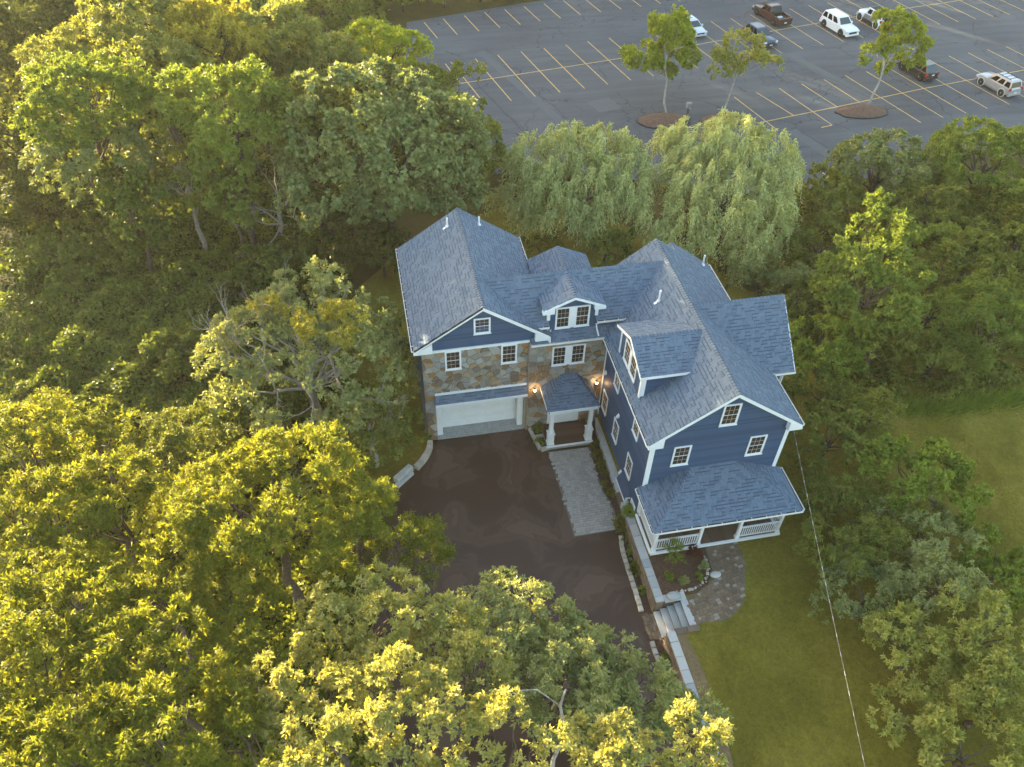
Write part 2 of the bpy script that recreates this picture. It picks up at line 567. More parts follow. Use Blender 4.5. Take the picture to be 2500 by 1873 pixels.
    nt.links.new(n2.outputs[0], r2.inputs[0])
    nt.links.new(mixrgb(nt, r1.outputs[0], r2.outputs[0], 1.0, 'MULTIPLY'), p.inputs['Base Color'])
    rr = ramp(nt, [(0.5, (0.42,) * 3), (0.62, (0.8,) * 3)])
    nt.links.new(n1.outputs[0], rr.inputs[0])
    nt.links.new(rr.outputs[0], p.inputs['Roughness'])
    p.inputs['Specular IOR Level'].default_value = 0.3
    mt, nt, out = nodes('lamp_glow')
    e = N(nt, 'ShaderNodeEmission')
    e.inputs[0].default_value = (1.0, 0.62, 0.26, 1)
    e.inputs[1].default_value = 1.6
    nt.links.new(e.outputs[0], out.inputs[0])


ground_mats()
M = MATS

# ================================================================== SETTING
def sheet(name, poly, z, mat, kind='structure', skirt=0.0):
    mb = MB()
    if skirt:
        mb.prism(poly, z - skirt, z)
    else:
        mb.face([(p[0], p[1], z) for p in poly])
    return tag(mb.build(name, mat), kind=kind)


def inside(p, poly):
    x, y = p[0], p[1]
    c = False
    n = len(poly)
    for i in range(n):
        a, b = poly[i], poly[(i + 1) % n]
        if (a[1] > y) != (b[1] > y) and x < (b[0] - a[0]) * (y - a[1]) / (b[1] - a[1]) + a[0]:
            c = not c
    return c


def smooth_closed(pts, n=8):
    out = []
    k = len(pts)
    for i in range(k):
        p0, p1, p2, p3 = [np.array(pts[(i + j - 1) % k], float) for j in range(4)]
        for t in np.linspace(0, 1, n, endpoint=False):
            out.append(tuple(0.5 * ((2 * p1) + (-p0 + p2) * t + (2 * p0 - 5 * p1 + 4 * p2 - p3) * t * t + (-p0 + 3 * p1 - 3 * p2 + p3) * t ** 3)))
    return out


def smooth_open(pts, n=8):
    out = []
    P = [np.array(p, float) for p in pts]
    P = [2 * P[0] - P[1]] + P + [2 * P[-1] - P[-2]]
    for i in range(1, len(P) - 2):
        p0, p1, p2, p3 = P[i - 1], P[i], P[i + 1], P[i + 2]
        for t in np.linspace(0, 1, n, endpoint=False):
            out.append(0.5 * ((2 * p1) + (-p0 + p2) * t + (2 * p0 - 5 * p1 + 4 * p2 - p3) * t * t + (-p0 + 3 * p1 - 3 * p2 + p3) * t ** 3))
    out.append(P[-2])
    return [tuple(q) for q in out]


tag(MB().box(-900, 900, -700, 1100, -1.0, -0.06).build('ground', M['rough_ground']), kind='structure')

# dark mown strip round the house (left, behind)
sheet('lawn', [(-6, -4), (0.4, -4), (0.4, 5), (6, 12), (20, 14), (22, 18), (12, 26), (2, 22), (-5, 14)], -0.02, M['lawn'])

# driveway
DRIVE = [(0.15, -0.02), (6.2, -0.02), (7.0, -1.6), (9.52, -8.2), (9.5, -14.0), (9.5, -30), (-4, -40), (-9, -30), (-4.2, -12), (-2.7, -6), (-2.35, -3.3), (-1.2, -2.35), (-0.3, -1.2), (0.05, -0.3)]
sheet('driveway', DRIVE, 0.0, M['drive_asphalt'])

# upper lawn: raised terrace on the right, falling away behind the house
def upper_lawn():
    xs = np.concatenate([[10.62, 11.2, 11.78], np.arange(12.4, 40, 0.7), np.arange(40, 90, 4.0)])
    ys = np.sort(np.concatenate([np.arange(-46, 20, 0.9), [-15.4, -13.75]]))
    rng = np.random.default_rng(3)
    mb = MB()
    idx = {}
    for i, x in enumerate(xs):
        for j, y in enumerate(ys):
            t = min(1, max(0, (10 - y) / 14.0))
            t = t * t * (3 - 2 * t)
            zx = min(1, max(0, (60 - x) / 25.0))
            z = 0.93 * t * zx - 0.05 * (1 - t * zx)
            if x > 11.5 and not (10 < x < 19 and -18 < y < -8):
                z += rng.uniform(-0.03, 0.03)
            idx[i, j] = len(mb.v)
            mb.v.append((x, y, z))
    for i in range(len(xs) - 1):
        for j in range(len(ys) - 1):
            if xs[i] < 11.7 and -15.45 < ys[j] < -13.8:
                continue
            mb.f.append((idx[i, j], idx[i + 1, j], idx[i + 1, j + 1], idx[i, j + 1]))
            mb.mi.append(0)
    return tag(mb.build('lawn', M['lawn'], smooth=True), kind='structure')


upper_lawn()
ZL = 0.93

# ------------------------------------------------------------------ car park
TH = R(11.9)
U = np.array([math.cos(TH), math.sin(TH)])
V = np.array([-math.sin(TH), math.cos(TH)])
LOT = [(9.2, 30.0), (9.9, 33.0), (3.5, 50.0), (5.2, 65.1), (18.2, 68.5), (60, 78.5), (160, 100), (190, 40), (110, 36), (62, 28.2), (45, 24.3), (33, 22.5), (22, 27.0), (13.5, 30.6)]
lot = sheet('car_park', LOT, 0.0, M['lot_asphalt'])


def line_obj(a, b, w=0.115):
    a, b = np.array(a, float), np.array(b, float)
    d = (b - a) / np.linalg.norm(b - a)
    s = np.array([-d[1], d[0]]) * w / 2
    mb = MB()
    mb.face([(*(a - s), 0.005), (*(b - s), 0.005), (*(b + s), 0.005), (*(a + s), 0.005)])
    o = mb.build('parking_line', M['yellow_paint'], lot)
    return o


def interp(tab, i):
    ks = sorted(tab)
    return np.array([np.interp(i, ks, [tab[k][c] for k in ks]) for c in (0, 1)]) if ks[0] <= i <= ks[-1] else \
        (np.array(tab[ks[-1]]) + (i - ks[-1]) * np.array([2.72, 0.50]))


def clipped(a, b, z=0.0):
    line_obj(a, b)


# back row
ATOP = {0: (7.21, 64.81), 1: (9.59, 65.5), 2: (12.23, 66.1), 3: (14.82, 66.75), 4: (17.38, 67.3), 5: (19.92, 67.95), 6: (22.56, 68.5), 7: (25.19, 69.2)}
for i in range(0, 14):
    a = interp(ATOP, i)
    b = a + np.array([1.0, -4.8])
    line_obj(a, b)
# middle double row
BBOT = {0: (10.92, 43.2), 1: (13.66, 43.66), 2: (16.27, 44.22), 3: (19.01, 44.71), 4: (21.74, 45.21), 5: (24.4, 45.78), 13: (46.12, 50.41), 14: (49.01, 51.2),
        15: (51.85, 51.81), 16: (54.69, 52.36), 20: (66.09, 54.8), 21: (68.91, 55.44), 22: (71.65, 55.83), 23: (74.35, 56.28), 24: (76.99, 56.71), 25: (79.48, 56.97)}
for i in range(0, 30):
    b = interp(BBOT, i)
    a = b + np.array([-2.05, 10.35])
    if i == 8:
        continue
    line_obj(a, b)
line_obj((8.2, 53.2), (9.1, 48.3))
pts = [(7.51, 47.96), (28.05, 51.86), (47.34, 56.4), (54.33, 57.95), (65.74, 60.42), (77.0, 62.4), (90, 65.2)]
for a, b in zip(pts[:-1], pts[1:]):
    line_obj(a, b)
# right-hand double row
CT = [(36.62, 41.05), (39.33, 41.65), (42.13, 42.19), (44.95, 42.82), (47.83, 43.42), (50.61, 44.03), (53.42, 44.6), (56.3, 45.2), (59.2, 45.8), (62.0, 46.4), (64.89, 46.96), (67.61, 47.41), (70.39, 47.9), (73.08, 48.33), (75.8, 48.8), (78.5, 49.3)]
CB = [(38.21, 33.56), (41.05, 36.35), (44.01, 33.86), (46.3, 37.42), (49.1, 38.02), (53.12, 32.98), (55.96, 33.57), (58.85, 34.07), (61.65, 34.68), (64.51, 35.16), (67.3, 35.7), (70.1, 36.2), (72.9, 36.7), (75.6, 37.2), (78.2, 37.7), (81, 38.2)]
for a, b in zip(CT, CB):
    line_obj(a, b)
pts = [(36.7, 35.35), (49.1, 37.99), (57.32, 39.81), (63.6, 41.0), (71.1, 42.3), (85, 45.0)]
for a, b in zip(pts[:-1], pts[1:]):
    line_obj(a, b)
line_obj((42.7, 33.55), (44.01, 33.86))
line_obj((38.7, 27.2), (39.5, 22.9))
line_obj((35.6, 25.6), (36.4, 22.8))
# paler tar-and-patch repairs in the asphalt
surf('asphalt_patch', [(0.098, 0.104, 0.112), (0.110, 0.115, 0.122)], 2.0, 0.85, var=0.12)
surf('asphalt_dark', [(0.040, 0.041, 0.045), (0.052, 0.054, 0.058)], 2.0, 0.7, var=0.15)
for poly in ([(21.2, 42.3), (23.7, 42.9), (24.4, 40.4), (21.9, 39.9)],
             [(12.0, 55.6), (12.9, 55.8), (18.9, 36.1), (18.0, 35.8)],
             [(17.5, 52.9), (20.8, 53.5), (21.0, 52.7), (17.7, 52.1)],
             [(46.0, 50.0), (47.3, 50.3), (51.5, 38.4), (50.2, 38.1)],
             [(39.0, 33.5), (40.1, 33.7), (42.6, 25.2), (41.5, 25.0)]):
    mb = MB()
    mb.face([(x, y, 0.0025) for x, y in poly])
    mb.build('asphalt_patch', M['asphalt_patch'], lot)
for a, b, w in (((9.6, 53.0), (14.6, 33.2), 0.14), ((13.2, 56.5), (19.0, 37.0), 0.10), ((46.3, 49.5), (51.0, 37.6), 0.09), ((40.3, 33.0), (43.0, 25.6), 0.12), ((12.5, 41.0), (16.4, 31.2), 0.10)):
    a, b = np.array(a), np.array(b)
    d = (b - a) / np.linalg.norm(b - a)
    s = np.array([-d[1], d[0]])
    mb = MB()
    rng = random.Random(int(a[0] * 10))
    off = [rng.uniform(-0.12, 0.12) for _ in range(25)]
    for i in range(24):
        p, q = a + (b - a) * i / 24 + s * off[i], a + (b - a) * (i + 1) / 24 + s * off[i + 1]
        mb.face([(*(p - s * w / 2), 0.0035), (*(q - s * w / 2), 0.0035), (*(q + s * w / 2), 0.0035), (*(p + s * w / 2), 0.0035)])
    mb.build('sealed_crack', M['asphalt_dark'], lot)

# planted islands with kerbs
def island(c, rx, ry, rot, seed):
    rng = random.Random(seed)
    n = 36
    ring = []
    for k in range(n):
        a = 2 * math.pi * k / n
        ring.append((rx * math.cos(a) * (1 + 0.05 * rng.uniform(-1, 1)), ry * math.sin(a)))
    cs, sn = math.cos(rot), math.sin(rot)
    tr = lambda p, s=1.0: (c[0] + s * (p[0] * cs - p[1] * sn), c[1] + s * (p[0] * sn + p[1] * cs))
    kerb = MB()
    for k in range(n):
        j = (k + 1) % n
        a0, a1, b0, b1 = tr(ring[k]), tr(ring[j]), tr(ring[k], 0.95), tr(ring[j], 0.95)
        kerb.face([(*a0, 0), (*a1, 0), (*a1, 0.13), (*a0, 0.13)])
        kerb.face([(*a0, 0.13), (*a1, 0.13), (*b1, 0.13), (*b0, 0.13)])
        kerb.face([(*b1, 0.05), (*b0, 0.05), (*b0, 0.13), (*b1, 0.13)])
    isl = tag(kerb.build('planted_island', M['asphalt_dark']), kind='structure')
    mb = MB()
    rings = []
    for s, z in ((0.95, 0.11), (0.8, 0.24), (0.55, 0.36), (0.28, 0.44), (0.06, 0.47)):
        rings.append([(*tr(p, s), z + rng.uniform(-0.03, 0.03)) for p in ring])
    b = []
    for rg in rings:
        b.append(len(mb.v))
        mb.v += rg
    for i in range(len(rings) - 1):
        for k in range(n):
            j = (k + 1) % n
            mb.f.append((b[i] + k, b[i] + j, b[i + 1] + j, b[i + 1] + k))
            mb.mi.append(0)
    mb.f.append(tuple(b[-1] + k for k in range(n)))
    mb.mi.append(0)
    mb.build('mulch_mound', M['mulch_island'], isl, smooth=True)


island((48.3, 35.9), 2.75, 1.45, R(-4), 1)
island((27.7, 37.2), 2.7, 1.6, R(0), 2)
island((33.6, 36.4), 2.5, 1.35, R(4), 3)

# ------------------------------------------------------------------ paved walk, path, edging, steps, retaining wall
BOXM = {}


def stone_block(key, L, W, H, c=0.015):
    """bevelled block, shared mesh, origin at bottom centre"""
    if key in BOXM:
        return BOXM[key]
    mb = MB()
    x, y = L / 2, W / 2
    lev = [(x, y, 0), (x, y, H - c), (x - c, y - c, H)]
    for (a, b_, z) in lev:
        mb.v += [(-a, -b_, z), (a, -b_, z), (a, b_, z), (-a, b_, z)]
    for i in range(2):
        for k in range(4):
            k2 = (k + 1) % 4
            mb.f.append((i * 4 + k, i * 4 + k2, i * 4 + 4 + k2, i * 4 + 4 + k))
            mb.mi.append(0)
    mb.f.append((8, 9, 10, 11))
    mb.mi.append(0)
    BOXM[key] = mb
    return mb


def rough_block(rng, L, W, H, c=0.03, j=0.12):
    x, y = L / 2, W / 2
    mb = MB()
    base = [(-x * (1 + rng.uniform(-j, j)), -y * (1 + rng.uniform(-j, j))), (x * (1 + rng.uniform(-j, j)), -y * (1 + rng.uniform(-j, j))),
            (x * (1 + rng.uniform(-j, j)), y * (1 + rng.uniform(-j, j))), (-x * (1 + rng.uniform(-j, j)), y * (1 + rng.uniform(-j, j)))]
    for s, z in ((1, 0), (1, H - c), (1 - 2 * c / max(L, W), H)):
        mb.v += [(p[0] * s, p[1] * s, z + (rng.uniform(-0.01, 0.01) if z else 0)) for p in base]
    for i in range(2):
        for k in range(4):
            k2 = (k + 1) % 4
            mb.f.append((i * 4 + k, i * 4 + k2, i * 4 + 4 + k2, i * 4 + 4 + k))
            mb.mi.append(0)
    mb.f.append((8, 9, 10, 11))
    mb.mi.append(0)
    return mb


PAVM = [stone_block('p%d' % i, L, W, 0.05, 0.012).mesh('paver') for i, (L, W) in enumerate(((0.235, 0.155), (0.155, 0.155), (0.30, 0.155)))]


def pave(parent, poly, z, mat, rng, rot=0.0, limit=300, prob=1.0):
    xs = [p[0] for p in poly]
    ys = [p[1] for p in poly]
    cx, cy = sum(xs) / len(xs), sum(ys) / len(ys)
    rad = max(max(xs) - min(xs), max(ys) - min(ys))
    cs, sn = math.cos(rot), math.sin(rot)
    spots = []
    v = -rad
    row = 0
    while v < rad:
        u = -rad + rng.uniform(0, 0.25)
        while u < rad:
            k = rng.choice((0, 0, 1, 2))
            L = (0.235, 0.155, 0.30)[k]
            uc = u + L / 2
            x, y = cx + uc * cs - v * sn, cy + uc * sn + v * cs
            if inside((x, y), poly):
                spots.append((x, y, k))
            u += L + 0.012
        v += 0.155 + 0.012
        row += 1
    spots.sort(key=lambda q: -q[1])
    joined = MB()
    key = mat.name
    for i, (x, y, k) in enumerate(spots[::-1]):
        mw = Matrix.Translation((x, y, z + rng.uniform(-0.006, 0.006))) @ Matrix.Rotation(rot + rng.uniform(-0.03, 0.03), 4, 'Z')
        if i < limit:
            me = PAVM[k] if mat.name == 'paver' else PAVB[k]
            put(bpy.data.objects.new('paver', me), parent, mw)
        else:
            src = BOXM['p%d' % k]
            b = len(joined.v)
            joined.v += [tuple(mw @ Vector(p)) for p in src.v]
            joined.f += [tuple(b + q for q in f) for f in src.f]
            joined.mi += [0] * len(src.f)
    if joined.v:
        tag(joined.build('pavers', mat, parent), kind='stuff')


for me in PAVM:
    me.materials.append(M['paver'])
PAVB = [me.copy() for me in PAVM]
for me in PAVB:
    me.materials.clear()
    me.materials.append(M['paver_brown'])
rng0 = random.Random(5)
WALK = [(7.12, -2.15), (9.80, -2.3), (9.66, -3.8), (9.72, -5.6), (9.98, -7.2), (9.74, -8.46), (7.22, -8.52), (7.22, -6.8)]
walk = sheet('paved_walk', WALK, 0.015, M['paver_bed'])
pave(walk, [(7.2, -2.2), (9.74, -2.35), (9.60, -3.8), (9.66, -5.6), (9.9, -7.2), (9.70, -8.42), (7.30, -8.47), (7.3, -6.8)], 0.0, M['paver'], rng0)

outer = smooth_open([(15.66, -10.95), (15.62, -12.2), (15.17, -13.44), (14.45, -14.65), (13.3, -15.27), (11.78, -15.2)], 6)
inner = smooth_open([(11.78, -13.75), (12.4, -13.6), (13.2, -13.25), (13.72, -12.45), (13.85, -10.95)], 6)
PATH = outer + inner
path = sheet('garden_path', PATH, ZL + 0.012, M['paver_bed'])
pave(path, PATH, ZL - 0.004, M['paver_brown'], random.Random(8), R(14))
pad = sheet('paved_landing', [(9.52, -13.85), (10.1, -13.85), (10.2, -15.27), (9.52, -15.27)], 0.02, M['paver_bed'])
pave(pad, [(9.52, -13.85), (10.1, -13.85), (10.2, -15.27), (9.52, -15.27)], 0.008, M['paver_brown'], random.Random(9), R(90))

# planting beds
sheet('planting_bed', [(10.6, -11.05), (13.85, -11.05), (13.7, -12.45), (13.2, -13.25), (12.4, -13.6), (10.62, -13.65)], ZL + 0.02, M['mulch'])
sheet('planting_bed', [(9.62, -8.6), (10.32, -8.3), (10.32, -13.9), (9.56, -13.9)], 0.03, M['mulch'])
sheet('planting_bed', [(9.56, -15.3), (10.32, -15.3), (10.32, -26), (9.52, -26)], 0.03, M['mulch'])
sheet('planting_bed', [(9.84, -0.3), (10.5, -0.3), (10.5, -8.3), (9.8, -8.6), (10.02, -7.2), (9.76, -5.6), (9.70, -3.8)], 0.03, M['mulch'])
sheet('planting_bed', [(6.3, -0.2), (7.1, -0.2), (7.1, -1.9), (6.55, -1.75)], 0.06, M['mulch'])
sheet('bare_soil', [(10.62, -15.55), (11.05, -15.6), (11.25, -17.0), (11.3, -18.2), (11.05, -19.5), (11.2, -21), (11.0, -22.5), (11.0, -26), (10.62, -26)], ZL + 0.03, M['dirt'])

# low edging stones along the drive
edg = tag(MB().box(9.44, 9.56, -17.6, -9.0, -0.05, 0.02).build('edging', M['mulch']), kind='structure')
rng = random.Random(12)
ed_path = smooth_open([(9.80, -8.95), (9.63, -9.9), (9.59, -11.2), (9.58, -12.5), (9.54, -13.65)], 7)
for seg in (ed_path, [(9.54, -15.35), (9.56, -16.1), (9.57, -16.7), (9.54, -17.3), (9.52, -18.2)]):
    P = [np.array(p) for p in seg]
    L = sum(np.linalg.norm(b - a) for a, b in zip(P[:-1], P[1:]))
    s = 0.0
    while s < L - 0.2:
        ln = rng.uniform(0.30, 0.40)
        t = s + ln / 2
        acc = 0
        for a, b in zip(P[:-1], P[1:]):
            d = np.linalg.norm(b - a)
            if acc + d >= t:
                q = a + (b - a) * (t - acc) / d
                ang = math.atan2(b[1] - a[1], b[0] - a[0])
                break
            acc += d
        rough_block(rng, ln - 0.02, 0.24, 0.16).build('edging_stone', M['edging_stone'], edg, mw=Matrix.Translation((q[0], q[1], 0)) @ Matrix.Rotation(ang, 4, 'Z'))
        s += ln + 0.015

# retaining walls with cap stones
def wall_run(label, y0, y1, seed, zt=1.0):
    rng = random.Random(seed)
    core = MB().box(10.22, 10.60, y1, y0, -0.1, zt - 0.09).build('retaining_wall', M['wall_block'])
    tag(core, label, 'wall')
    y = y0
    while y > y1 + 0.05:
        ln = min(rng.uniform(0.5, 0.85), y - y1)
        rough_block(rng, 0.44, ln - 0.015, 0.085, 0.015, 0.02).build('cap_stone', M['bluestone'], core, mw=Matrix.Translation((10.40, y - ln / 2, zt - 0.085)))
        y -= ln
    nz = 6
    h = (zt - 0.09) / nz
    for c in range(nz):
        y = y0 - (0.0 if c % 2 else 0.16)
        while y > y1 + 0.05:
            ln = min(rng.uniform(0.26, 0.42), y - y1)
            mb = MB().box(-0.06, 0.0, -ln / 2 + 0.006, ln / 2 - 0.006, 0.005, h - 0.005)
            mb.build('block', M['wall_block'], core, mw=Matrix.Translation((10.22 - 0.012 * (nz - c) + rng.uniform(-0.008, 0.008), y - ln / 2, c * h)))
            y -= ln
    return core


wall_run('grey stone retaining wall beside the porch, above the steps', -8.3, -13.75, 3)
wall_run('grey stone retaining wall running down from the steps to the lower edge', -15.42, -25.0, 4)
# wing walls and boulders of the steps
rngb = random.Random(21)
wing = tag(MB().box(10.62, 11.75, -13.78, -13.48, 0, 0.93).build('wing_wall', M['wall_block']), 'short flat-topped stone wall on the flower bed side of the steps', 'wall')
for x, ln in ((10.9, 0.55), (11.45, 0.6)):
    rough_block(rngb, ln, 0.42, 0.10, 0.02, 0.08).build('cap_stone', M['bluestone'], wing, mw=Matrix.Translation((x, -13.63, 0.93)))
wing2 = tag(MB().box(10.62, 11.9, -15.62, -15.36, 0, 0.90).build('wing_wall', M['wall_block']), 'short brown stone wall on the lawn side of the steps', 'wall')
for x, ln in ((10.95, 0.6), (11.55, 0.62)):
    rough_block(rngb, ln, 0.34, 0.10, 0.02, 0.08).build('cap_stone', M['wall_block'], wing2, mw=Matrix.Translation((x, -15.48, 0.90)))
steps = empty('garden_steps', (10.2, -14.55, 0), label='five grey stone steps climbing from the drive to the garden path', cat='steps')
for k in range(5):
    x0 = 10.10 + 0.335 * k
    MB().box(x0 + 0.05, x0 + 0.5, -15.3, -13.82, 0.0, 0.19 * (k + 1) - 0.06).build('riser', M['wall_block'], steps)
    b = rough_block(rngb, 0.36, 1.46, 0.06, 0.01, 0.02)
    b.build('tread', M['bluestone'], steps, mw=Matrix.Translation((x0 + 0.19, -14.56, 0.19 * (k + 1) - 0.06)))

# curved kerb wall on the left of the drive, with two pale slabs at its end
kerb = empty('curved_kerb_wall', (-0.6, -1.5, 0), label='curved low stone kerb wall beside the garage corner', cat='wall')
arc = smooth_open([(0.10, -0.28), (-0.02, -0.85), (-0.42, -1.55), (-0.95, -2.15)], 3)
for a, b in zip(arc[:-1], arc[1:]):
    a, b = np.array(a), np.array(b)
    ln = np.linalg.norm(b - a)
    rough_block(rngb, ln + 0.02, 0.34, 0.34, 0.02, 0.03).build('stone', M['edging_stone'], kerb, mw=Matrix.Translation(((a[0] + b[0]) / 2, (a[1] + b[1]) / 2, 0)) @ Matrix.Rotation(math.atan2(b[1] - a[1], b[0] - a[0]), 4, 'Z'))
for cx, cy, L, W, H, lab in ((-1.75, -2.85, 1.35, 0.30, 0.22, 'long pale stone slab at the edge of the drive beyond the curved kerb'), (-1.75, -2.52, 1.3, 0.36, 0.42, 'taller pale stone slab under the branches behind the curved kerb')):
    o = rough_block(rngb, L, W, H, 0.02, 0.03).build('stone_slab', M['concrete_light'], mw=Matrix.Translation((cx, cy, 0)) @ Matrix.Rotation(R(41), 4, 'Z'))
    tag(o, lab, 'slab')
# little planter wall beside the entrance
pl = empty('planter_edge', (6.5, -1.0, 0), label='low rough stone edging round the small planter beside the garage', cat='edging')
for x, y, L, W, a in ((6.42, -0.45, 0.62, 0.2, 98), (6.52, -1.05, 0.55, 0.22, 100), (6.62, -1.65, 0.6, 0.22, 100), (6.98, -1.98, 0.5, 0.2, 8), (6.85, -0.95, 0.42, 0.2, 5)):
    rough_block(rngb, L, W, 0.22, 0.03, 0.15).build('stone', M['edging_stone'], pl, mw=Matrix.Translation((x, y, 0.0)) @ Matrix.Rotation(R(a), 4, 'Z'))

# ================================================================== HOUSE
house = empty('house', (9.0, -2.0, 0.0), label='large blue clapboard and stone house with white trim and shingled gable roofs', cat='house')
HR = random.Random(77)
TABS = []          # every shingle tab: (roof part, 4 corner points, normal, thickness)


def roof_plane(name, pts, thick=0.10, expo=0.19):
    """one sloping roof face: a deck slab and its shingle courses; pts counter-clockwise seen from above"""
    deck = MB().slab(pts, thick).build(name, M['roof_deck'], house)
    P = [Vector(p) for p in pts]
    n = (P[1] - P[0]).cross(P[2] - P[0]).normalized()
    e = Vector((0, 0, 1)).cross(n).normalized()
    s = n.cross(e)
    if s.z < 0:
        s, e = -s, -e
    o = P[0]
    Q = [((p - o).dot(e), (p - o).dot(s)) for p in P]
    smin, smax = min(q[1] for q in Q), max(q[1] for q in Q)

    def span(sv):
        xs = []
        for i in range(len(Q)):
            a, b = Q[i], Q[(i + 1) % len(Q)]
            if (a[1] - sv) * (b[1] - sv) <= 0 and abs(a[1] - b[1]) > 1e-9:
                xs.append(a[0] + (b[0] - a[0]) * (sv - a[1]) / (b[1] - a[1]))
        return (min(xs), max(xs)) if xs else None
    r = 0
    sv = smin - 0.02
    while sv < smax - 0.02:
        s0, s1 = max(sv, smin), min(sv + expo, smax)
        a, b = span(s0 + 1e-4), span(s1 - 1e-4)
        if a and b:
            lo, hi = min(a[0], b[0]), max(a[1], b[1])
            x = lo - HR.uniform(0, 0.3)
            while x < hi:
                w = HR.choice((0.16, 0.22, 0.30, 0.38, 0.26))
                l0, r0 = max(x, a[0]), min(x + w - 0.006, a[1])
                l1, r1 = max(x, b[0]), min(x + w - 0.006, b[1])
                if r0 - l0 > 0.02 or r1 - l1 > 0.02:
                    l0, r0 = min(l0, a[1]), max(r0, a[0])
                    l1, r1 = min(l1, b[1]), max(r1, b[0])
                    if r0 < l0:
                        r0 = l0 = min(max((r0 + l0) / 2, a[0]), a[1])
                    if r1 < l1:
                        r1 = l1 = min(max((r1 + l1) / 2, b[0]), b[1])
                    c = [o + e * u_ + s * v_ for u_, v_ in ((l0, s0), (r0, s0), (r1, s1), (l1, s1))]
                    TABS.append((deck, c, n, HR.choice((0.010, 0.012, 0.022, 0.026))))
                x += w
        sv += expo
        r += 1
    return deck


def tab_geo(mb, c, n, t):
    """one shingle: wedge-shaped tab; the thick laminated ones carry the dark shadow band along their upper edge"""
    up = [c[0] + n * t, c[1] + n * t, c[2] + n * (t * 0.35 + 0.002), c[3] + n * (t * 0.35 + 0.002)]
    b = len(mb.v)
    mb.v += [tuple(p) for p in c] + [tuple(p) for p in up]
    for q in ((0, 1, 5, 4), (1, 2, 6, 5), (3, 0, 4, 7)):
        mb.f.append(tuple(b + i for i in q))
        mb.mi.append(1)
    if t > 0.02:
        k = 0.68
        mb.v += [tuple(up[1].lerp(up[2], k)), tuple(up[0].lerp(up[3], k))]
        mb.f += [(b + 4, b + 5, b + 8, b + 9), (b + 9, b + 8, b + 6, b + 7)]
        mb.mi += [0, 2]
    else:
        mb.f.append((b + 4, b + 5, b + 6, b + 7))
        mb.mi.append(0)


CAPM = {}


def ridge_caps(roof, a, b, na, nb, step=0.20, half=0.15):
    """folded cap shingles from a to b; na, nb = outward down-slope directions of the two faces"""
    a, b = Vector(a), Vector(b)
    d = b - a
    L = d.length
    d.normalize()
    na, nb = Vector(na).normalized(), Vector(nb).normalized()
    up = -(na + nb)
    up = Vector((0, 0, 1)) if up.length < 1e-4 else up.normalized()
    key = tuple(round(q, 2) for q in (*d, *na, *nb))
    if key not in CAPM:
        mb = MB()
        t0, t1 = 0.050, 0.016
        l = step * 1.15
        A = [na * half, Vector((0, 0, 0)), nb * half]
        fr = [p + up * t0 for p in A]
        bk = [p + up * t1 + d * l for p in A]
        dn = [p - up * 0.01 for p in A]
        db = [p - up * 0.01 + d * l for p in A]
        mb.v = [tuple(p) for p in fr + bk + dn + db]
        for q in ((0, 1, 4, 3), (1, 2, 5, 4), (6, 7, 1, 0), (7, 8, 2, 1), (6, 0, 3, 9), (2, 8, 11, 5)):
            mb.f.append(q)
            mb.mi.append(1 if q[0] in (6, 7) and q[1] in (7, 8) else 0)
        CAPM[key] = mb.mesh('ridge_cap', [M['shingle'], M['shingle_edge']])
    k = int(L / step)
    for i in range(k):
        put(bpy.data.objects.new('ridge_cap', CAPM[key]), roof, Matrix.Translation(a + d * (L * i / k)))


def siding(name, o, u, poly, n, rows=0.13, mat='navy_siding'):
    """lap boards on a wall face; poly in (u, z) coordinates, convex"""
    o, u, n = Vector(o), Vector(u), Vector(n)
    z = Vector((0, 0, 1))
    mb = MB()

    def span(v):
        xs = []
        for i in range(len(poly)):
            a, b = poly[i], poly[(i + 1) % len(poly)]
            if (a[1] - v) * (b[1] - v) <= 0 and abs(a[1] - b[1]) > 1e-9:
                xs.append(a[0] + (b[0] - a[0]) * (v - a[1]) / (b[1] - a[1]))
        return (min(xs), max(xs)) if xs else None
    v0, v1 = min(p[1] for p in poly), max(p[1] for p in poly)
    v = v0
    while v < v1 - 0.01:
        w = min(v + rows, v1)
        a, b = span(v + 1e-4), span(w - 1e-4)
        if a and b:
            pt = lambda x, h, q: o + u * x + z * h + n * q
            mb.face([pt(a[0], v, 0.030), pt(a[1], v, 0.030), pt(b[1], w, 0.006), pt(b[0], w, 0.006)])
            mb.face([pt(a[0], v, 0.0), pt(a[1], v, 0.0), pt(a[1], v, 0.030), pt(a[0], v, 0.030)])
        v += rows
    ob = mb.build(name, M[mat], house)
    return tag(ob, kind='stuff')


# ---- windows: double-hung, six panes over six; local x right, z up, front face towards -y
WINM = {}


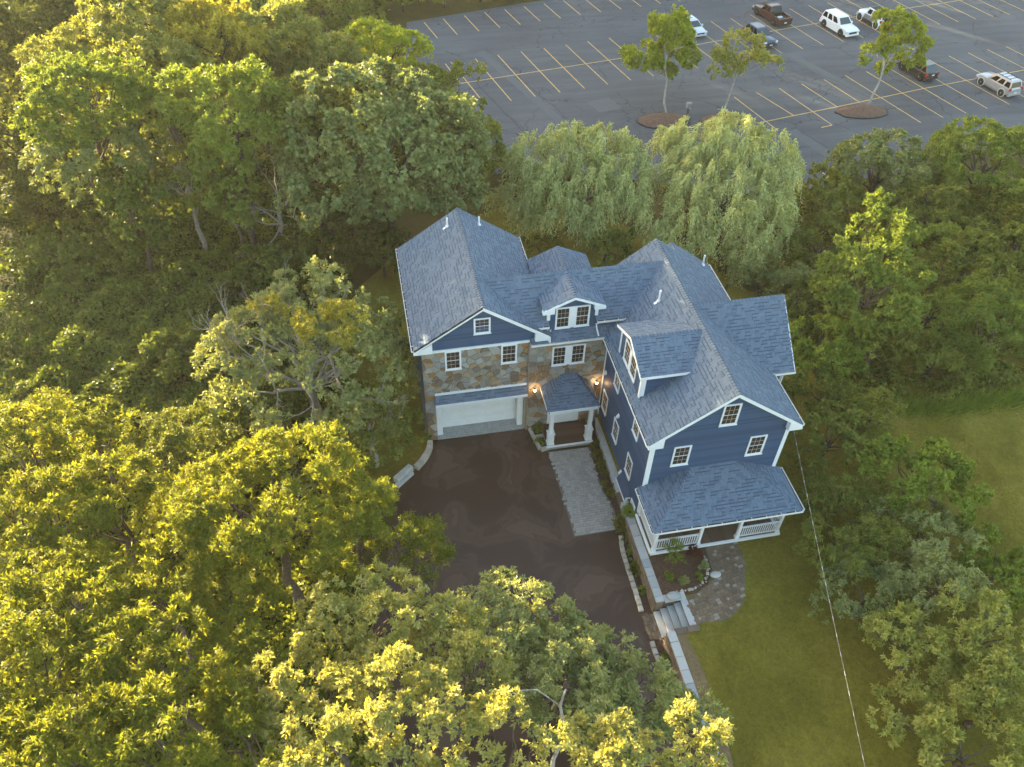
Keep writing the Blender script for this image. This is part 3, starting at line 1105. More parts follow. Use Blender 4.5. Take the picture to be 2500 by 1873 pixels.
def window(c, u, w=0.92, h=1.50, double=False, cols=3):
    """c = centre of the opening on the wall face, u = direction to the right seen from outside"""
    u = Vector(u).normalized()
    n = u.cross(Vector((0, 0, 1)))            # outward
    mw = Matrix(((u.x, -n.x, 0, c[0]), (u.y, -n.y, 0, c[1]), (0, 0, 1, c[2]), (0, 0, 0, 1)))
    key = (round(w, 3), round(h, 3), cols)
    if key not in WINM:
        k = 0.078
        x, z = w / 2, h / 2
        cs = MB()
        cs.box(-x, -x + k, -0.055, 0.0, -z, z)
        cs.box(x - k, x, -0.055, 0.0, -z, z)
        cs.box(-x + k, x - k, -0.055, 0.0, z - k, z)
        cs.box(-x + k, x - k, -0.055, 0.0, -z, -z + k)
        sill = MB().box(-x - 0.03, x + 0.03, -0.085, -0.057, -z - 0.02, -z + 0.05)
        ix, iz = x - k, z - k
        b = 0.022
        mid = 0.016
        sashes = []
        panes = []
        mt = 0.0065
        for lo, hi, yf in ((0.0, iz, -0.040), (-iz, 0.0, -0.030)):
            s = MB()
            s.box(-ix, -ix + b, yf, -0.004, lo, hi)
            s.box(ix - b, ix, yf, -0.004, lo, hi)
            s.box(-ix + b, ix - b, yf, -0.004, hi - b, hi)
            s.box(-ix + b, ix - b, yf, -0.004, lo, lo + (mid if lo == 0 else b + 0.012))
            x0, x1, z0, z1 = -ix + b, ix - b, lo + (mid if lo == 0 else b + 0.012), hi - b
            sashes.append(s)
            mn = MB()
            for i in range(1, cols):
                xx = x0 + (x1 - x0) * i / cols
                mn.box(xx - mt, xx + mt, yf + 0.004, -0.006, z0, z1)
            zz = (z0 + z1) / 2
            xs = [x0 + (x1 - x0) * i / cols for i in range(cols + 1)]
            for i in range(cols):
                mn.box(xs[i] + (mt if i else 0), xs[i + 1] - (mt if i < cols - 1 else 0), yf + 0.004, -0.006, zz - mt, zz + mt)
            sashes.append(mn)
            for i in range(cols):
                for (za, zb) in ((z0, zz), (zz, z1)):
                    panes.append((((xs[i] + xs[i + 1]) / 2, yf + 0.016, (za + zb) / 2), xs[i + 1] - xs[i], zb - za))
        pm = MB().box(-panes[0][1] / 2, panes[0][1] / 2, 0, 0.006, -panes[0][2] / 2, panes[0][2] / 2).mesh('pane', M['glass'])
        pm2 = MB().box(-panes[-1][1] / 2, panes[-1][1] / 2, 0, 0.006, -panes[-1][2] / 2, panes[-1][2] / 2).mesh('pane', M['glass'])
        WINM[key] = (cs.mesh('window', M['white_paint']), sill.mesh('sill', M['white_paint']),
                     [s.mesh('sash', M['white_paint'] if i % 2 == 0 else M['cream_muntin']) for i, s in enumerate(sashes)], panes, (pm, pm2))
    cs, sill, sashes, panes, pms = WINM[key]
    wo_ = put(bpy.data.objects.new('window', cs), house, mw)
    put(bpy.data.objects.new('sill', sill), wo_, mw)
    for i, s in enumerate(sashes):
        put(bpy.data.objects.new('sash' if i % 2 == 0 else 'muntins', s), wo_, mw)
    for i, (pc, pw, ph) in enumerate(panes):
        put(bpy.data.objects.new('pane', pms[0] if i < len(panes) // 2 else pms[1]), wo_, mw @ Matrix.Translation(pc) @ Matrix.Rotation(R(HR.uniform(-1.2, 1.2)), 4, 'X') @ Matrix.Rotation(R(HR.uniform(-1.2, 1.2)), 4, 'Z'))
    return wo_


def twin_window(c, u, w=0.86, h=1.5, gap=0.28):
    u = Vector(u).normalized()
    c = Vector(c)
    for s in (-1, 1):
        window(c + u * s * (w / 2 + gap / 2), u, w, h)
    n = u.cross(Vector((0, 0, 1)))
    mb = MB()
    a = c + Vector((0, 0, -h / 2)) + n * 0.024
    mb.bar(a, a + Vector((0, 0, h)), gap - 0.006, 0.05, up=n)
    mb.build('window_mullion', M['white_paint'], house)


def rake(name, pts, depth=0.22, t=0.05, n=(0, -1, 0)):
    """white board following the points along a gable edge (top edge), hanging down by depth"""
    n = Vector(n)
    mb = MB()
    for a, b in zip(pts[:-1], pts[1:]):
        a, b = Vector(a), Vector(b)
        dz = Vector((0, 0, -depth))
        mb.slab([a + dz, b + dz, b, a] if (b - a).cross(Vector((0, 0, 1))).dot(n) > 0 else [b + dz, a + dz, a, b], t)
    return mb.build(name, M['white_paint'], house)


def poly_board(name, pts, n, t=0.05, mat='white_paint', parent=None):
    """flat board: 3-d polygon with thickness t behind outward normal n"""
    P = [Vector(p) for p in pts]
    if (P[1] - P[0]).cross(P[2] - P[0]).dot(Vector(n)) < 0:
        P.reverse()
    return MB().slab(P, t).build(name, M[mat], parent or house)


def gutter(a, b, out, parent=None, brackets=True):
    """open K-style gutter from a to b (top back edge), out = outward direction"""
    a, b, out = Vector(a), Vector(b), Vector(out).normalized()
    d = (b - a).normalized()
    z = Vector((0, 0, 1))
    g = MB()
    w, h, t = 0.125, 0.115, 0.014
    g.slab([a + out * w, a + out * w - z * h, b + out * w - z * h, b + out * w], t)
    mb = g
    mb.bar(a + out * (w - t / 2) + z * 0.004, b + out * (w - t / 2) + z * 0.004, 0.03, 0.012)
    mb.bar(a + out * (w / 2) - z * h, b + out * (w / 2) - z * h, w, 0.012)
    for p in (a, b):
        mb.bar(p + out * 0.002 - z * h / 2, p + out * (w - 0.002) - z * h / 2, 0.012, h)
    mb.cur = 1
    mb.bar(a + out * (w / 2) - z * (h - 0.03), b + out * (w / 2) - z * (h - 0.03), w - 0.03, 0.03)
    mb.cur = 0
    L = (b - a).length
    if brackets:
        k = max(1, int(L / 0.75))
        for i in range(k):
            p = a + d * (L * (i + 0.5) / k)
            mb.bar(p, p + out * w, 0.03, 0.014)
    return mb.build('gutter', [M['gutter_white'], M['gutter_inside']], house)


def downspout(pts):
    return MB().tube(pts, 0.045, 6).build('downspout', M['white_paint'], house)


# ------------------------------------------------------------------ walls (cores)
box('wall', M['core_wall'], house, 0.02, 6.9, 0.03, 9.05, 4.2, 7.75)
box('wall', M['core_wall'], house, 0.02, 6.9, 1.05, 9.05, -0.05, 4.2)
box('wall', M['core_wall'], house, 6.9, 10.8, 0.28, 4.4, -0.05, 8.35)
box('wall', M['core_wall'], house, 10.81, 18.27, -8.37, 4.1, 0.3, 7.45)
box('wall', M['core_wall'], house, 18.2, 19.78, -4.35, 1.1, 0.2, 7.35)
box('wall', M['core_wall'], house, 7.5, 11.0, 4.0, 6.4, -0.05, 7.9)
box('wall', M['core_wall'], house, 15.2, 18.2, 4.0, 5.0, 0.2, 7.4)
# gable cores
for (x0, x1, xr, zb, zr, y0, y1) in ((0.02, 6.9, 3.46, 7.7, 10.28, 0.03, 9.0), (10.81, 18.27, 14.62, 7.4, 10.25, -8.37, 4.05)):
    mb = MB()
    for y in (y0, y1):
        mb.v += [(x0, y, zb), (x1, y, zb), (xr, y, zr)]
    mb.f += [(0, 1, 2), (5, 4, 3), (0, 3, 4, 1), (1, 4, 5, 2), (2, 5, 3, 0)]
    mb.mi += [0] * 5
    mb.build('gable_wall', M['core_wall'], house)

# ------------------------------------------------------------------ roofs
# left wing
XL, ZR1, ZE1, Y0L, Y1L = 3.46, 10.46, 7.86, -0.30, 9.35
EL, ER = -0.41, 7.33
sl1 = (ZR1 - ZE1) / (XL - EL)
rl = roof_plane('roof', [(EL, Y1L, ZE1), (EL, Y0L, ZE1), (XL, Y0L, ZR1), (XL, Y1L, ZR1)])
rr_ = roof_plane('roof', [(ER, Y0L, ZE1), (ER, Y1L, ZE1), (XL, Y1L, ZR1), (XL, Y0L, ZR1)])
ridge_caps(rl, (XL, Y0L, ZR1), (XL, Y1L, ZR1), (-1, 0, -sl1), (1, 0, -sl1))
# middle
ZM, YM = 10.28, 2.32
YE, ZE = 0.03, 8.33
rm = roof_plane('roof', [(XL, YE, ZE), (7.28, YE, ZE), (7.28, YM, ZM), (XL, YM, ZM)])
YI = 0.32
roof_plane('roof', [(7.28, YI, ZE + (YI - YE) * (ZM - ZE) / (YM - YE)), (10.0, YI, ZE + (YI - YE) * (ZM - ZE) / (YM - YE)), (10.0, YM, ZM), (7.28, YM, ZM)])
roof_plane('roof', [(10.0, YE, ZE), (14.62, YE, ZE), (14.62, YM, ZM), (10.0, YM, ZM)])
rmb = roof_plane('roof', [(14.62, 4.6, ZE), (XL, 4.6, ZE), (XL, YM, ZM), (14.62, YM, ZM)])
ridge_caps(rm, (3.75, YM, ZM), (14.4, YM, ZM), (0, -1, -0.85), (0, 1, -0.85))
# skirt roof below the middle eave
rsk = roof_plane('roof', [(6.22, -0.33, 7.38), (10.75, -0.33, 7.38), (10.95, 0.29, 7.78), (6.22, 0.29, 7.78)], 0.06)
# middle dormer
XD, ZD, ZDE, YD0 = 8.64, 10.26, 9.47, -0.05
rd = roof_plane('roof', [(6.87, 2.2, ZDE), (6.87, YD0, ZDE), (XD, YD0, ZD), (XD, 2.4, ZD)])
rd2 = roof_plane('roof', [(10.41, YD0, ZDE), (10.41, 2.2, ZDE), (XD, 2.4, ZD), (XD, YD0, ZD)])
ridge_caps(rd, (XD, YD0, ZD), (XD, 2.3, ZD), (-1, 0, -0.45), (1, 0, -0.45), half=0.13)
# right wing
XR, ZRR, ZER, YS, YN = 14.62, 10.42, 7.40, -8.70, 4.30
EW, EE = 10.47, 18.77
slr = (ZRR - ZER) / (XR - EW)
rw = roof_plane('roof', [(EW, YN, ZER), (EW, YS, ZER), (XR, YS, ZRR), (XR, YN, ZRR)])
re_ = roof_plane('roof', [(EE, YS, ZER), (EE, YN, ZER), (XR, YN, ZRR), (XR, YS, ZRR)])
ridge_caps(rw, (XR, YS, ZRR), (XR, YN, ZRR), (-1, 0, -slr), (1, 0, -slr))
# low rear extension of the right wing
roof_plane('roof', [(EE, 4.2, ZER - 0.02), (EE, 5.2, ZER - 0.02), (16.05, 5.2, 9.38), (16.05, 4.2, 9.38)])
roof_plane('roof', [(13.0, 5.2, 7.35), (13.0, 4.2, 7.35), (16.05, 4.2, 9.38), (16.05, 5.2, 9.38)])
# east wing
YEW, ZEW = -1.69, 10.24
roe = roof_plane('roof', [(XR + 0.1, -4.85, 7.40), (20.1, -4.85, 7.40), (20.1, YEW, ZEW), (XR + 0.1, YEW, ZEW)])
roof_plane('roof', [(20.1, 1.47, 7.40), (XR + 0.1, 1.47, 7.40), (XR + 0.1, YEW, ZEW), (20.1, YEW, ZEW)])
ridge_caps(roe, (14.95, YEW, ZEW), (20.1, YEW, ZEW), (0, -1, -0.9), (0, 1, -0.9))
# west dormer
YW, ZW, ZWE, XW0 = -3.80, 10.36, 9.46, 10.62
rwd = roof_plane('roof', [(XW0, -5.90, ZWE), (13.9, -5.90, ZWE), (14.55, YW, ZW), (XW0, YW, ZW)])
roof_plane('roof', [(13.9, -1.70, ZWE), (XW0, -1.70, ZWE), (XW0, YW, ZW), (14.55, YW, ZW)])
ridge_caps(rwd, (XW0, YW, ZW), (14.5, YW, ZW), (0, -1, -0.43), (0, 1, -0.43), half=0.13)
# small rear gable behind the middle ridge
rbg = roof_plane('roof', [(7.38, 6.75, 7.95), (7.38, 2.6, 7.95), (9.2, 2.6, 9.0), (9.2, 6.45, 9.0)])
roof_plane('roof', [(11.15, 2.6, 7.95), (11.15, 6.75, 7.95), (9.2, 6.45, 9.0), (9.2, 2.6, 9.0)])
ridge_caps(rbg, (9.2, 3.4, 9.0), (9.2, 6.45, 9.0), (-1, 0, -0.57), (1, 0, -0.57), half=0.13)
# front porch (hipped)
PX0, PX1, PYF, PZE, PZT = 10.43, 18.62, -11.33, 3.64, 4.80
hx0, hx1 = 13.31, 15.74
rpf = roof_plane('porch_roof', [(PX0, PYF, PZE), (PX1, PYF, PZE), (hx1, -8.37, PZT), (hx0, -8.37, PZT)], 0.07)
roof_plane('porch_roof', [(PX0, -8.37, PZE), (PX0, PYF, PZE), (hx0, -8.37, PZT)], 0.07)
roof_plane('porch_roof', [(PX1, PYF, PZE), (PX1, -8.37, PZE), (hx1, -8.37, PZT)], 0.07)
hd = (PZT - PZE) / 2.9
ridge_caps(rpf, (PX0 + 0.02, PYF + 0.02, PZE), (hx0, -8.40, PZT), (0.1, -1, -hd), (-1, 0.1, -hd), half=0.16)
ridge_caps(rpf, (PX1 - 0.02, PYF + 0.02, PZE), (hx1, -8.40, PZT), (-0.1, -1, -hd), (1, 0.1, -hd), half=0.16)
# entrance portico (hipped)
GX0, GX1, GYF, GZE, GZT = 6.92, 10.02, -2.30, 3.72, 4.66
gx0, gx1 = 8.27, 8.90
rpo = roof_plane('portico_roof', [(GX0, GYF, GZE), (GX1, GYF, GZE), (gx1, -0.12, GZT), (gx0, -0.12, GZT)], 0.06)
roof_plane('portico_roof', [(GX0, -0.12, GZE), (GX0, GYF, GZE), (gx0, -0.12, GZT)], 0.06)
roof_plane('portico_roof', [(GX1, GYF, GZE), (GX1, -0.12, GZE), (gx1, -0.12, GZT)], 0.06)
hd = 0.43
ridge_caps(rpo, (GX0 + 0.02, GYF + 0.03, GZE), (gx0, -0.15, GZT), (0.3, -1, -hd), (-1, 0.3, -hd), half=0.15)
ridge_caps(rpo, (GX1 - 0.02, GYF + 0.03, GZE), (gx1, -0.15, GZT), (-0.3, -1, -hd), (1, 0.3, -hd), half=0.15)
# hood over the garage door
rho = roof_plane('garage_hood', [(0.60, -0.42, 3.46), (6.10, -0.42, 3.46), (6.10, -0.02, 3.98), (0.60, -0.02, 3.98)], 0.05)

# shingles: the 300 nearest ones are pieces of their own, the others one mesh for each roof face
camv = Vector(CAM)
order = sorted(range(len(TABS)), key=lambda i: -((TABS[i][1][1] - TABS[i][1][0]).length + (TABS[i][1][2] - TABS[i][1][3]).length)
               * max(0.02, TABS[i][2].dot((camv - TABS[i][1][0]).normalized())) / (camv - TABS[i][1][0]).length ** 2)
near = set(order[:300])
groups = {}
for i, (deck, c, n, t) in enumerate(TABS):
    if i in near:
        mid = (c[0] + c[1] + c[2] + c[3]) / 4
        mb = MB()
        tab_geo(mb, [p - mid for p in c], n, t)
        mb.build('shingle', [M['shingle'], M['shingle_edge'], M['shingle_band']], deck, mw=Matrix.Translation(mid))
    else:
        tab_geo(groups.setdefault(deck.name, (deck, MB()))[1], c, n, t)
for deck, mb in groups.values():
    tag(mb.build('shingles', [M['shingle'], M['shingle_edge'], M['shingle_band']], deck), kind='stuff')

# ------------------------------------------------------------------ stone veneer
def clip(poly, a, b, c):
    """keep a*x+b*y<=c"""
    out = []
    for i in range(len(poly)):
        p, q = poly[i], poly[(i + 1) % len(poly)]
        dp, dq = a * p[0] + b * p[1] - c, a * q[0] + b * q[1] - c
        if dp <= 0:
            out.append(p)
        if dp * dq < 0:
            t = dp / (dp - dq)
            out.append((p[0] + (q[0] - p[0]) * t, p[1] + (q[1] - p[1]) * t))
    return out


def veneer_cells(x0, x1, z0, z1, size, rng, holes=()):
    pts = []
    nx, nz = max(1, round((x1 - x0) / size)), max(1, round((z1 - z0) / (size * 0.85)))
    for j in range(nz):
        for i in range(nx):
            pts.append((x0 + (x1 - x0) * (i + 0.5 + 0.5 * (j % 2) - 0.25 + rng.uniform(-0.42, 0.42)) / nx, z0 + (z1 - z0) * (j + 0.5 + rng.uniform(-0.42, 0.42)) / nz))
    cells = []
    for i, p in enumerate(pts):
        poly = [(x0, z0), (x1, z0), (x1, z1), (x0, z1)]
        for q in pts:
            if q is p:
                continue
            dx, dz = q[0] - p[0], q[1] - p[1]
            if dx * dx + dz * dz > (size * 3.2) ** 2:
                continue
            poly = clip(poly, dx, dz, (q[0] ** 2 + q[1] ** 2 - p[0] ** 2 - p[1] ** 2) / 2)
            if len(poly) < 3:
                break
        if len(poly) < 3:
            continue
        cx, cz = sum(k[0] for k in poly) / len(poly), sum(k[1] for k in poly) / len(poly)
        if any(h[0] + 0.1 < cx < h[1] - 0.1 and h[2] + 0.1 < cz < h[3] - 0.1 for h in holes):
            continue
        # merge vertices that lie too near each other, round the corners a little
        pp = []
        for k in poly:
            if not pp or math.hypot(k[0] - pp[-1][0], k[1] - pp[-1][1]) > 0.05:
                pp.append(k)
        if len(pp) > 3 and math.hypot(pp[0][0] - pp[-1][0], pp[0][1] - pp[-1][1]) < 0.05:
            pp.pop()
        if len(pp) < 3:
            continue
        ar = abs(sum(pp[a][0] * pp[(a + 1) % len(pp)][1] - pp[(a + 1) % len(pp)][0] * pp[a][1] for a in range(len(pp)))) / 2
        cells.append((ar, (cx, cz), pp))
    return cells


def stone_mesh(mb, poly, c, y, rng, off=(0, 0, 0)):
    g = 0.021
    d = rng.uniform(0.025, 0.085)
    n = len(poly)
    b = len(mb.v)
    for inset, dep in ((g, 0.0), (g, d - 0.012), (g + 0.02, d)):
        for p in poly:
            vx, vz = c[0] - p[0], c[1] - p[1]
            L = math.hypot(vx, vz) or 1
            s = min(0.45, inset * 1.25 / L)
            mb.v.append((p[0] + vx * s - off[0], y - dep + (rng.uniform(-0.004, 0.004) if dep else 0) - off[1], p[1] + vz * s - off[2]))
    for r in range(2):
        for i in range(n):
            j = (i + 1) % n
            mb.f.append((b + r * n + i, b + r * n + j, b + (r + 1) * n + j, b + (r + 1) * n + i))
            mb.mi.append(0)
    mb.f.append(tuple(b + 2 * n + i for i in range(n)))
    mb.mi.append(0)


SR = random.Random(31)
WG = [(1.30, 2.22, 5.95, 7.40), (4.53, 5.43, 5.95, 7.40)]
wallg = MB()
wallg.box(0.0, 6.17, 0.0, 0.05, 3.9, 7.38)
wallg.box(0.0, 0.62, 0.0, 1.0, -0.05, 3.9)
wallg.box(6.02, 6.17, 0.0, 1.0, -0.05, 3.9)
sg = wallg.build('stone_wall', M['mortar'], house)
wallm = MB().box(6.17, 10.77, -0.15, 0.3, -0.05, 7.34).build('stone_wall', M['mortar'], house)
cells = [(0.0, sg, k) for k in veneer_cells(0.0, 6.17, 3.92, 7.36, 0.44, SR, WG)]
cells += [(0.0, sg, k) for k in veneer_cells(0.0, 0.62, 0.0, 3.92, 0.42, SR)]
cells += [(-0.15, wallm, k) for k in veneer_cells(6.17, 10.76, 0.0, 7.33, 0.45, SR, [(7.42, 9.52, 5.45, 6.95), (7.4, 9.5, 0.3, 2.5), (7.6, 9.6, 3.7, 4.3)])]
cells.sort(key=lambda q: -q[2][0])
rest = {}
for i, (y, par, (ar, c, poly)) in enumerate(cells):
    if i < 300:
        mb = MB()
        stone_mesh(mb, poly, c, y, SR, (c[0], y, c[1]))
        mb.build('stone', M['stone'], par, mw=Matrix.Translation((c[0], y, c[1])))
    else:
        stone_mesh(rest.setdefault(par.name, (par, MB()))[1], poly, c, y, SR)
for par, mb in rest.values():
    tag(mb.build('stones', M['stone'], par), kind='stuff')
# left-hand return of the middle wall
MB().box(6.10, 6.168, -0.16, 0.0, 0.0, 7.33).build('stone_corner', M['stone'], house)

# ------------------------------------------------------------------ garage front
siding('siding', (0, 0, 0), (1, 0, 0), [(0.02, 7.5), (6.9, 7.5), (6.9, 7.72), (3.46, 10.27), (0.02, 7.72)], (0, -1, 0))
siding('siding', (0, 9.0, 0), (0, -1, 0), [(0, 0.1), (8.95, 0.1), (8.95, 7.7), (0, 7.7)], (-1, 0, 0))
MB().box(0.0, 6.17, -0.10, 0.04, 7.37, 7.52).build('frieze_board', M['white_paint'], house)
rake('rake_board', [(EL, Y0L - 0.0, ZE1 + 0.0), (XL, Y0L, ZR1 + 0.0)], 0.24, 0.05)
rake('rake_board', [(XL, Y0L - 0.002, ZR1), (ER - 0.1, Y0L - 0.002, ZE1 + 0.02)], 0.24, 0.05)
poly_board('eave_return', [(EL - 0.02, Y0L - 0.03, 7.56), (0.62, Y0L - 0.03, 7.56), (0.62, Y0L - 0.03, 8.24), (EL - 0.02, Y0L - 0.03, 7.62)], (0, -1, 0), 0.30)
poly_board('eave_return', [(6.42, Y0L - 0.03, 7.58), (7.26, Y0L - 0.03, 7.58), (7.26, Y0L - 0.03, 7.66), (6.42, Y0L - 0.03, 8.16)], (0, -1, 0), 0.26)
window((3.45, 0.0, 8.94), (1, 0, 0), 0.94, 1.12)
window((1.765, -0.065, 6.66), (1, 0, 0), 0.92, 1.44)
window((4.98, -0.065, 6.66), (1, 0, 0), 0.92, 1.44)
box('corner_board', M['navy_siding'], house, -0.02, 0.06, 0.0, 0.12, 0.1, 7.5)
# recessed door, jambs, hood trim, apron
MB().box(0.60, 6.10, -0.125, -0.001, 3.985, 4.13).build('hood_trim', M['white_paint'], house)
MB().box(0.60, 6.10, -0.47, -0.425, 3.32, 3.49).build('hood_fascia', M['white_paint'], house)
MB().box(0.62, 6.08, -0.42, 1.0, 3.30, 3.37).build('hood_soffit', M['white_paint'], house)
MB().box(0.622, 0.98, 0.28, 0.98, 0.03, 3.30).build('door_jamb', M['white_paint'], house)
MB().box(5.66, 6.018, 0.28, 0.98, 0.03, 3.30).build('door_jamb', M['white_paint'], house)
MB().box(0.62, 6.02, -0.06, 1.05, -0.06, 0.03).build('garage_apron', M['concrete'], house)
gd = box('garage_door', M['white_paint'], house, 0.985, 5.655, 0.90, 0.96, 0.035, 2.9)
for r in range(4):
    z0 = 0.05 + r * 0.71
    MB().box(0.99, 5.65, 0.865, 0.898, z0, z0 + 0.695).build('section', M['white_paint'], gd)
    for k in range(4):
        x0 = 1.06 + k * 1.15
        MB().box(x0, x0 + 1.05, 0.848, 0.864, z0 + 0.12, z0 + 0.58).build('panel', M['white_paint'], gd)

# ------------------------------------------------------------------ middle front
twin_window((8.47, -0.215, 6.17), (1, 0, 0), 0.86, 1.5, 0.24)
gutter((6.20, -0.34, 7.40), (10.50, -0.34, 7.40), (0, -1, 0))
MB().box(6.2, 10.7, -0.33, -0.16, 7.28, 7.335).build('soffit', M['white_paint'], house)
# dormer wall, window, trim
box('wall', M['core_wall'], house, 7.30, 9.98, 0.27, 2.2, 7.7, 9.45)
siding('siding', (0, 0.26, 0), (1, 0, 0), [(7.30, 7.62), (9.98, 7.62), (9.98, 9.62), (8.64, 10.18), (7.30, 9.62)], (0, -1, 0))
siding('siding', (0, 0.262, 0), (1, 0, 0), [(6.5, 7.70), (7.29, 7.70), (7.29, 8.3), (6.5, 8.3)], (0, -1, 0))
siding('siding', (0, 0.262, 0), (1, 0, 0), [(9.99, 7.70), (11.6, 7.70), (11.6, 8.3), (9.99, 8.3)], (0, -1, 0))
twin_window((8.64, 0.232, 8.66), (1, 0, 0), 0.86, 1.52, 0.26)
rake('rake_board', [(6.85, YD0 - 0.01, ZDE), (XD, YD0 - 0.01, ZD)], 0.17)
rake('rake_board', [(XD, YD0 - 0.012, ZD), (10.43, YD0 - 0.012, ZDE)], 0.17)
poly_board('eave_return', [(6.84, YD0 - 0.03, 9.24), (7.52, YD0 - 0.03, 9.24), (7.52, YD0 - 0.03, 9.62), (6.84, YD0 - 0.03, 9.40)], (0, -1, 0), 0.28)
poly_board('eave_return', [(9.80, YD0 - 0.03, 9.24), (10.44, YD0 - 0.03, 9.24), (10.44, YD0 - 0.03, 9.40), (9.80, YD0 - 0.03, 9.62)], (0, -1, 0), 0.28)
MB().box(7.16, 7.34, 0.20, 0.30, 8.58, 9.26).build('corner_board', M['white_paint'], house)
MB().box(9.94, 10.12, 0.20, 0.30, 8.58, 9.26).build('corner_board', M['white_paint'], house)
gutter((6.55, 0.02, 8.34), (7.26, 0.02, 8.34), (0, -1, 0))
gutter((10.06, 0.02, 8.34), (11.70, 0.02, 8.34), (0, -1, 0))
downspout([(7.18, -0.08, 8.25), (7.18, -0.02, 8.1), (7.18, 0.16, 7.95), (7.2, 0.0, 7.72), (7.22, -0.3, 7.45)])
downspout([(7.24, -0.36, 7.85), (7.26, -0.38, 7.7), (7.26, -0.40, 7.42)])
downspout([(10.12, -0.08, 8.25), (10.10, -0.02, 8.15), (10.06, 0.16, 7.98), (10.08, 0.02, 7.76), (10.14, -0.3, 7.44)])

# portico
MB().box(GX0 + 0.05, GX1 - 0.05, GYF + 0.04, GYF + 0.24, 3.42, 3.66).build('beam', M['white_paint'], house)
MB().box(GX0 - 0.01, GX1 + 0.01, GYF - 0.03, GYF + 0.03, 3.60, 3.73).build('fascia', M['white_paint'], house)
for x in (GX0 + 0.05, GX1 - 0.25):
    MB().box(x, x + 0.2, GYF + 0.245, -0.16, 3.42, 3.66).build('beam', M['white_paint'], house)
for x0 in (GX0 - 0.02, GX1 - 0.015):
    MB().box(x0, x0 + 0.035, GYF + 0.035, -0.16, 3.60, 3.73).build('fascia', M['white_paint'], house)
MB().box(GX0 + 0.06, GX1 - 0.06, GYF + 0.25, -0.17, 3.595, 3.63).build('ceiling', M['white_paint'], house)
for x in (7.34, 9.74):
    post = MB().box(x - 0.19, x + 0.19, -1.94, -1.56, 0.315, 1.22).build('portico_post', M['white_paint'], house)
    MB().box(x - 0.23, x + 0.23, -1.98, -1.52, 1.222, 1.29).build('post_cap', M['white_paint'], post)
    MB().box(x - 0.22, x + 0.22, -1.97, -1.53, 0.312, 0.42).build('post_plinth', M['white_paint'], post)
    MB().box(x - 0.115, x + 0.115, -1.865, -1.635, 1.292, 3.415).build('post_shaft', M['white_paint'], post)
MB().box(7.12, 9.94, -1.98, -0.2, 0.0, 0.285).build('portico_base', M['concrete'], house)
MB().box(7.08, 9.98, -2.03, -1.985, 0.0, 0.20).build('portico_riser', M['concrete'], house)
MB().box(7.06, 10.0, -2.06, -1.99, 0.205, 0.31).build('portico_rim', M['white_paint'], house)
y = -1.97
while y < -0.25:
    MB().box(7.12, 9.94, y, y + 0.135, 0.287, 0.312).build('deck_board', M['deck_board'], house)
    y += 0.14
door = MB().box(7.48, 9.46, -0.26, -0.18, 0.315, 2.55).build('front_door', M['white_paint'], house)
for x0, x1 in ((7.62, 8.40), (8.54, 9.32)):
    MB().box(x0, x1, -0.285, -0.262, 0.42, 2.45).build('door_leaf', M['white_paint'], door)
    MB().box(x0 + 0.14, x1 - 0.14, -0.30, -0.287, 1.35, 2.3).build('door_glass', M['glass'], door)
    MB().box(x0 + 0.12, x1 - 0.12, -0.298, -0.287, 0.55, 1.15).build('door_panel', M['white_paint'], door)
MB().box(7.45, 9.49, -0.34, -0.262, 0.313, 0.40).build('threshold', M['black_metal'], door)

# ------------------------------------------------------------------ right wing walls
siding('siding', (10.8, 0.0, 0), (0, -1, 0), [(0.17, 0.72), (8.38, 0.72), (8.38, 7.35), (0.17, 7.35)], (-1, 0, 0))
siding('siding', (0, -8.38, 0), (1, 0, 0), [(10.8, 1.4), (18.28, 1.4), (18.28, 7.42), (14.62, 10.20), (10.8, 7.42)], (0, -1, 0))
siding('siding', (18.1, -4.36, 0), (1, 0, 0), [(0, 0.9), (1.68, 0.9), (1.68, 7.3), (0, 7.3)], (0, -1, 0))
MB().box(10.74, 10.80, -0.30, -0.13, 0.7, 7.3).build('corner_board', M['white_paint'], house)
MB().box(10.765, 10.99, -8.42, -8.28, 1.3, 7.35).build('corner_board', M['white_paint'], house)
MB().box(18.11, 18.32, -8.42, -8.28, 1.3, 7.3).build('corner_board', M['white_paint'], house)
downspout([(10.55, -8.6, 7.3), (10.66, -8.52, 7.05), (10.70, -8.50, 6.8), (10.70, -8.50, 3.9)])
rake('rake_board', [(EW, YS - 0.01, ZER), (XR, YS - 0.01, ZRR)], 0.22)
rake('rake_board', [(XR, YS - 0.012, ZRR), (EE, YS - 0.012, ZER)], 0.22)
poly_board('eave_return', [(EW - 0.02, YS - 0.03, 7.12), (11.25, YS - 0.03, 7.12), (11.25, YS - 0.03, 7.78), (EW - 0.02, YS - 0.03, 7.24)], (0, -1, 0), 0.30)
poly_board('eave_return', [(18.0, YS - 0.03, 7.12), (EE + 0.02, YS - 0.03, 7.12), (EE + 0.02, YS - 0.03, 7.24), (18.0, YS - 0.03, 7.78)], (0, -1, 0), 0.30)
window((14.62, -8.41, 8.68), (1, 0, 0), 0.93, 1.54)
window((12.50, -8.41, 5.93), (1, 0, 0), 0.95, 1.52)
window((16.66, -8.41, 5.93), (1, 0, 0), 0.95, 1.52)
for yc in (-1.19, -3.52, -6.21):
    window((10.77, yc, 2.74), (0, -1, 0), 0.88, 1.50)
for yc in (-2.62, -6.22):
    window((10.77, yc, 6.13), (0, -1, 0), 0.88, 1.50)
gutter((EW + 0.005, -0.42, 7.40), (EW + 0.005, YS + 0.05, 7.40), (-1, 0, 0))
gutter((EE - 0.005, YS + 0.05, 7.40), (EE - 0.005, -4.9, 7.40), (1, 0, 0))
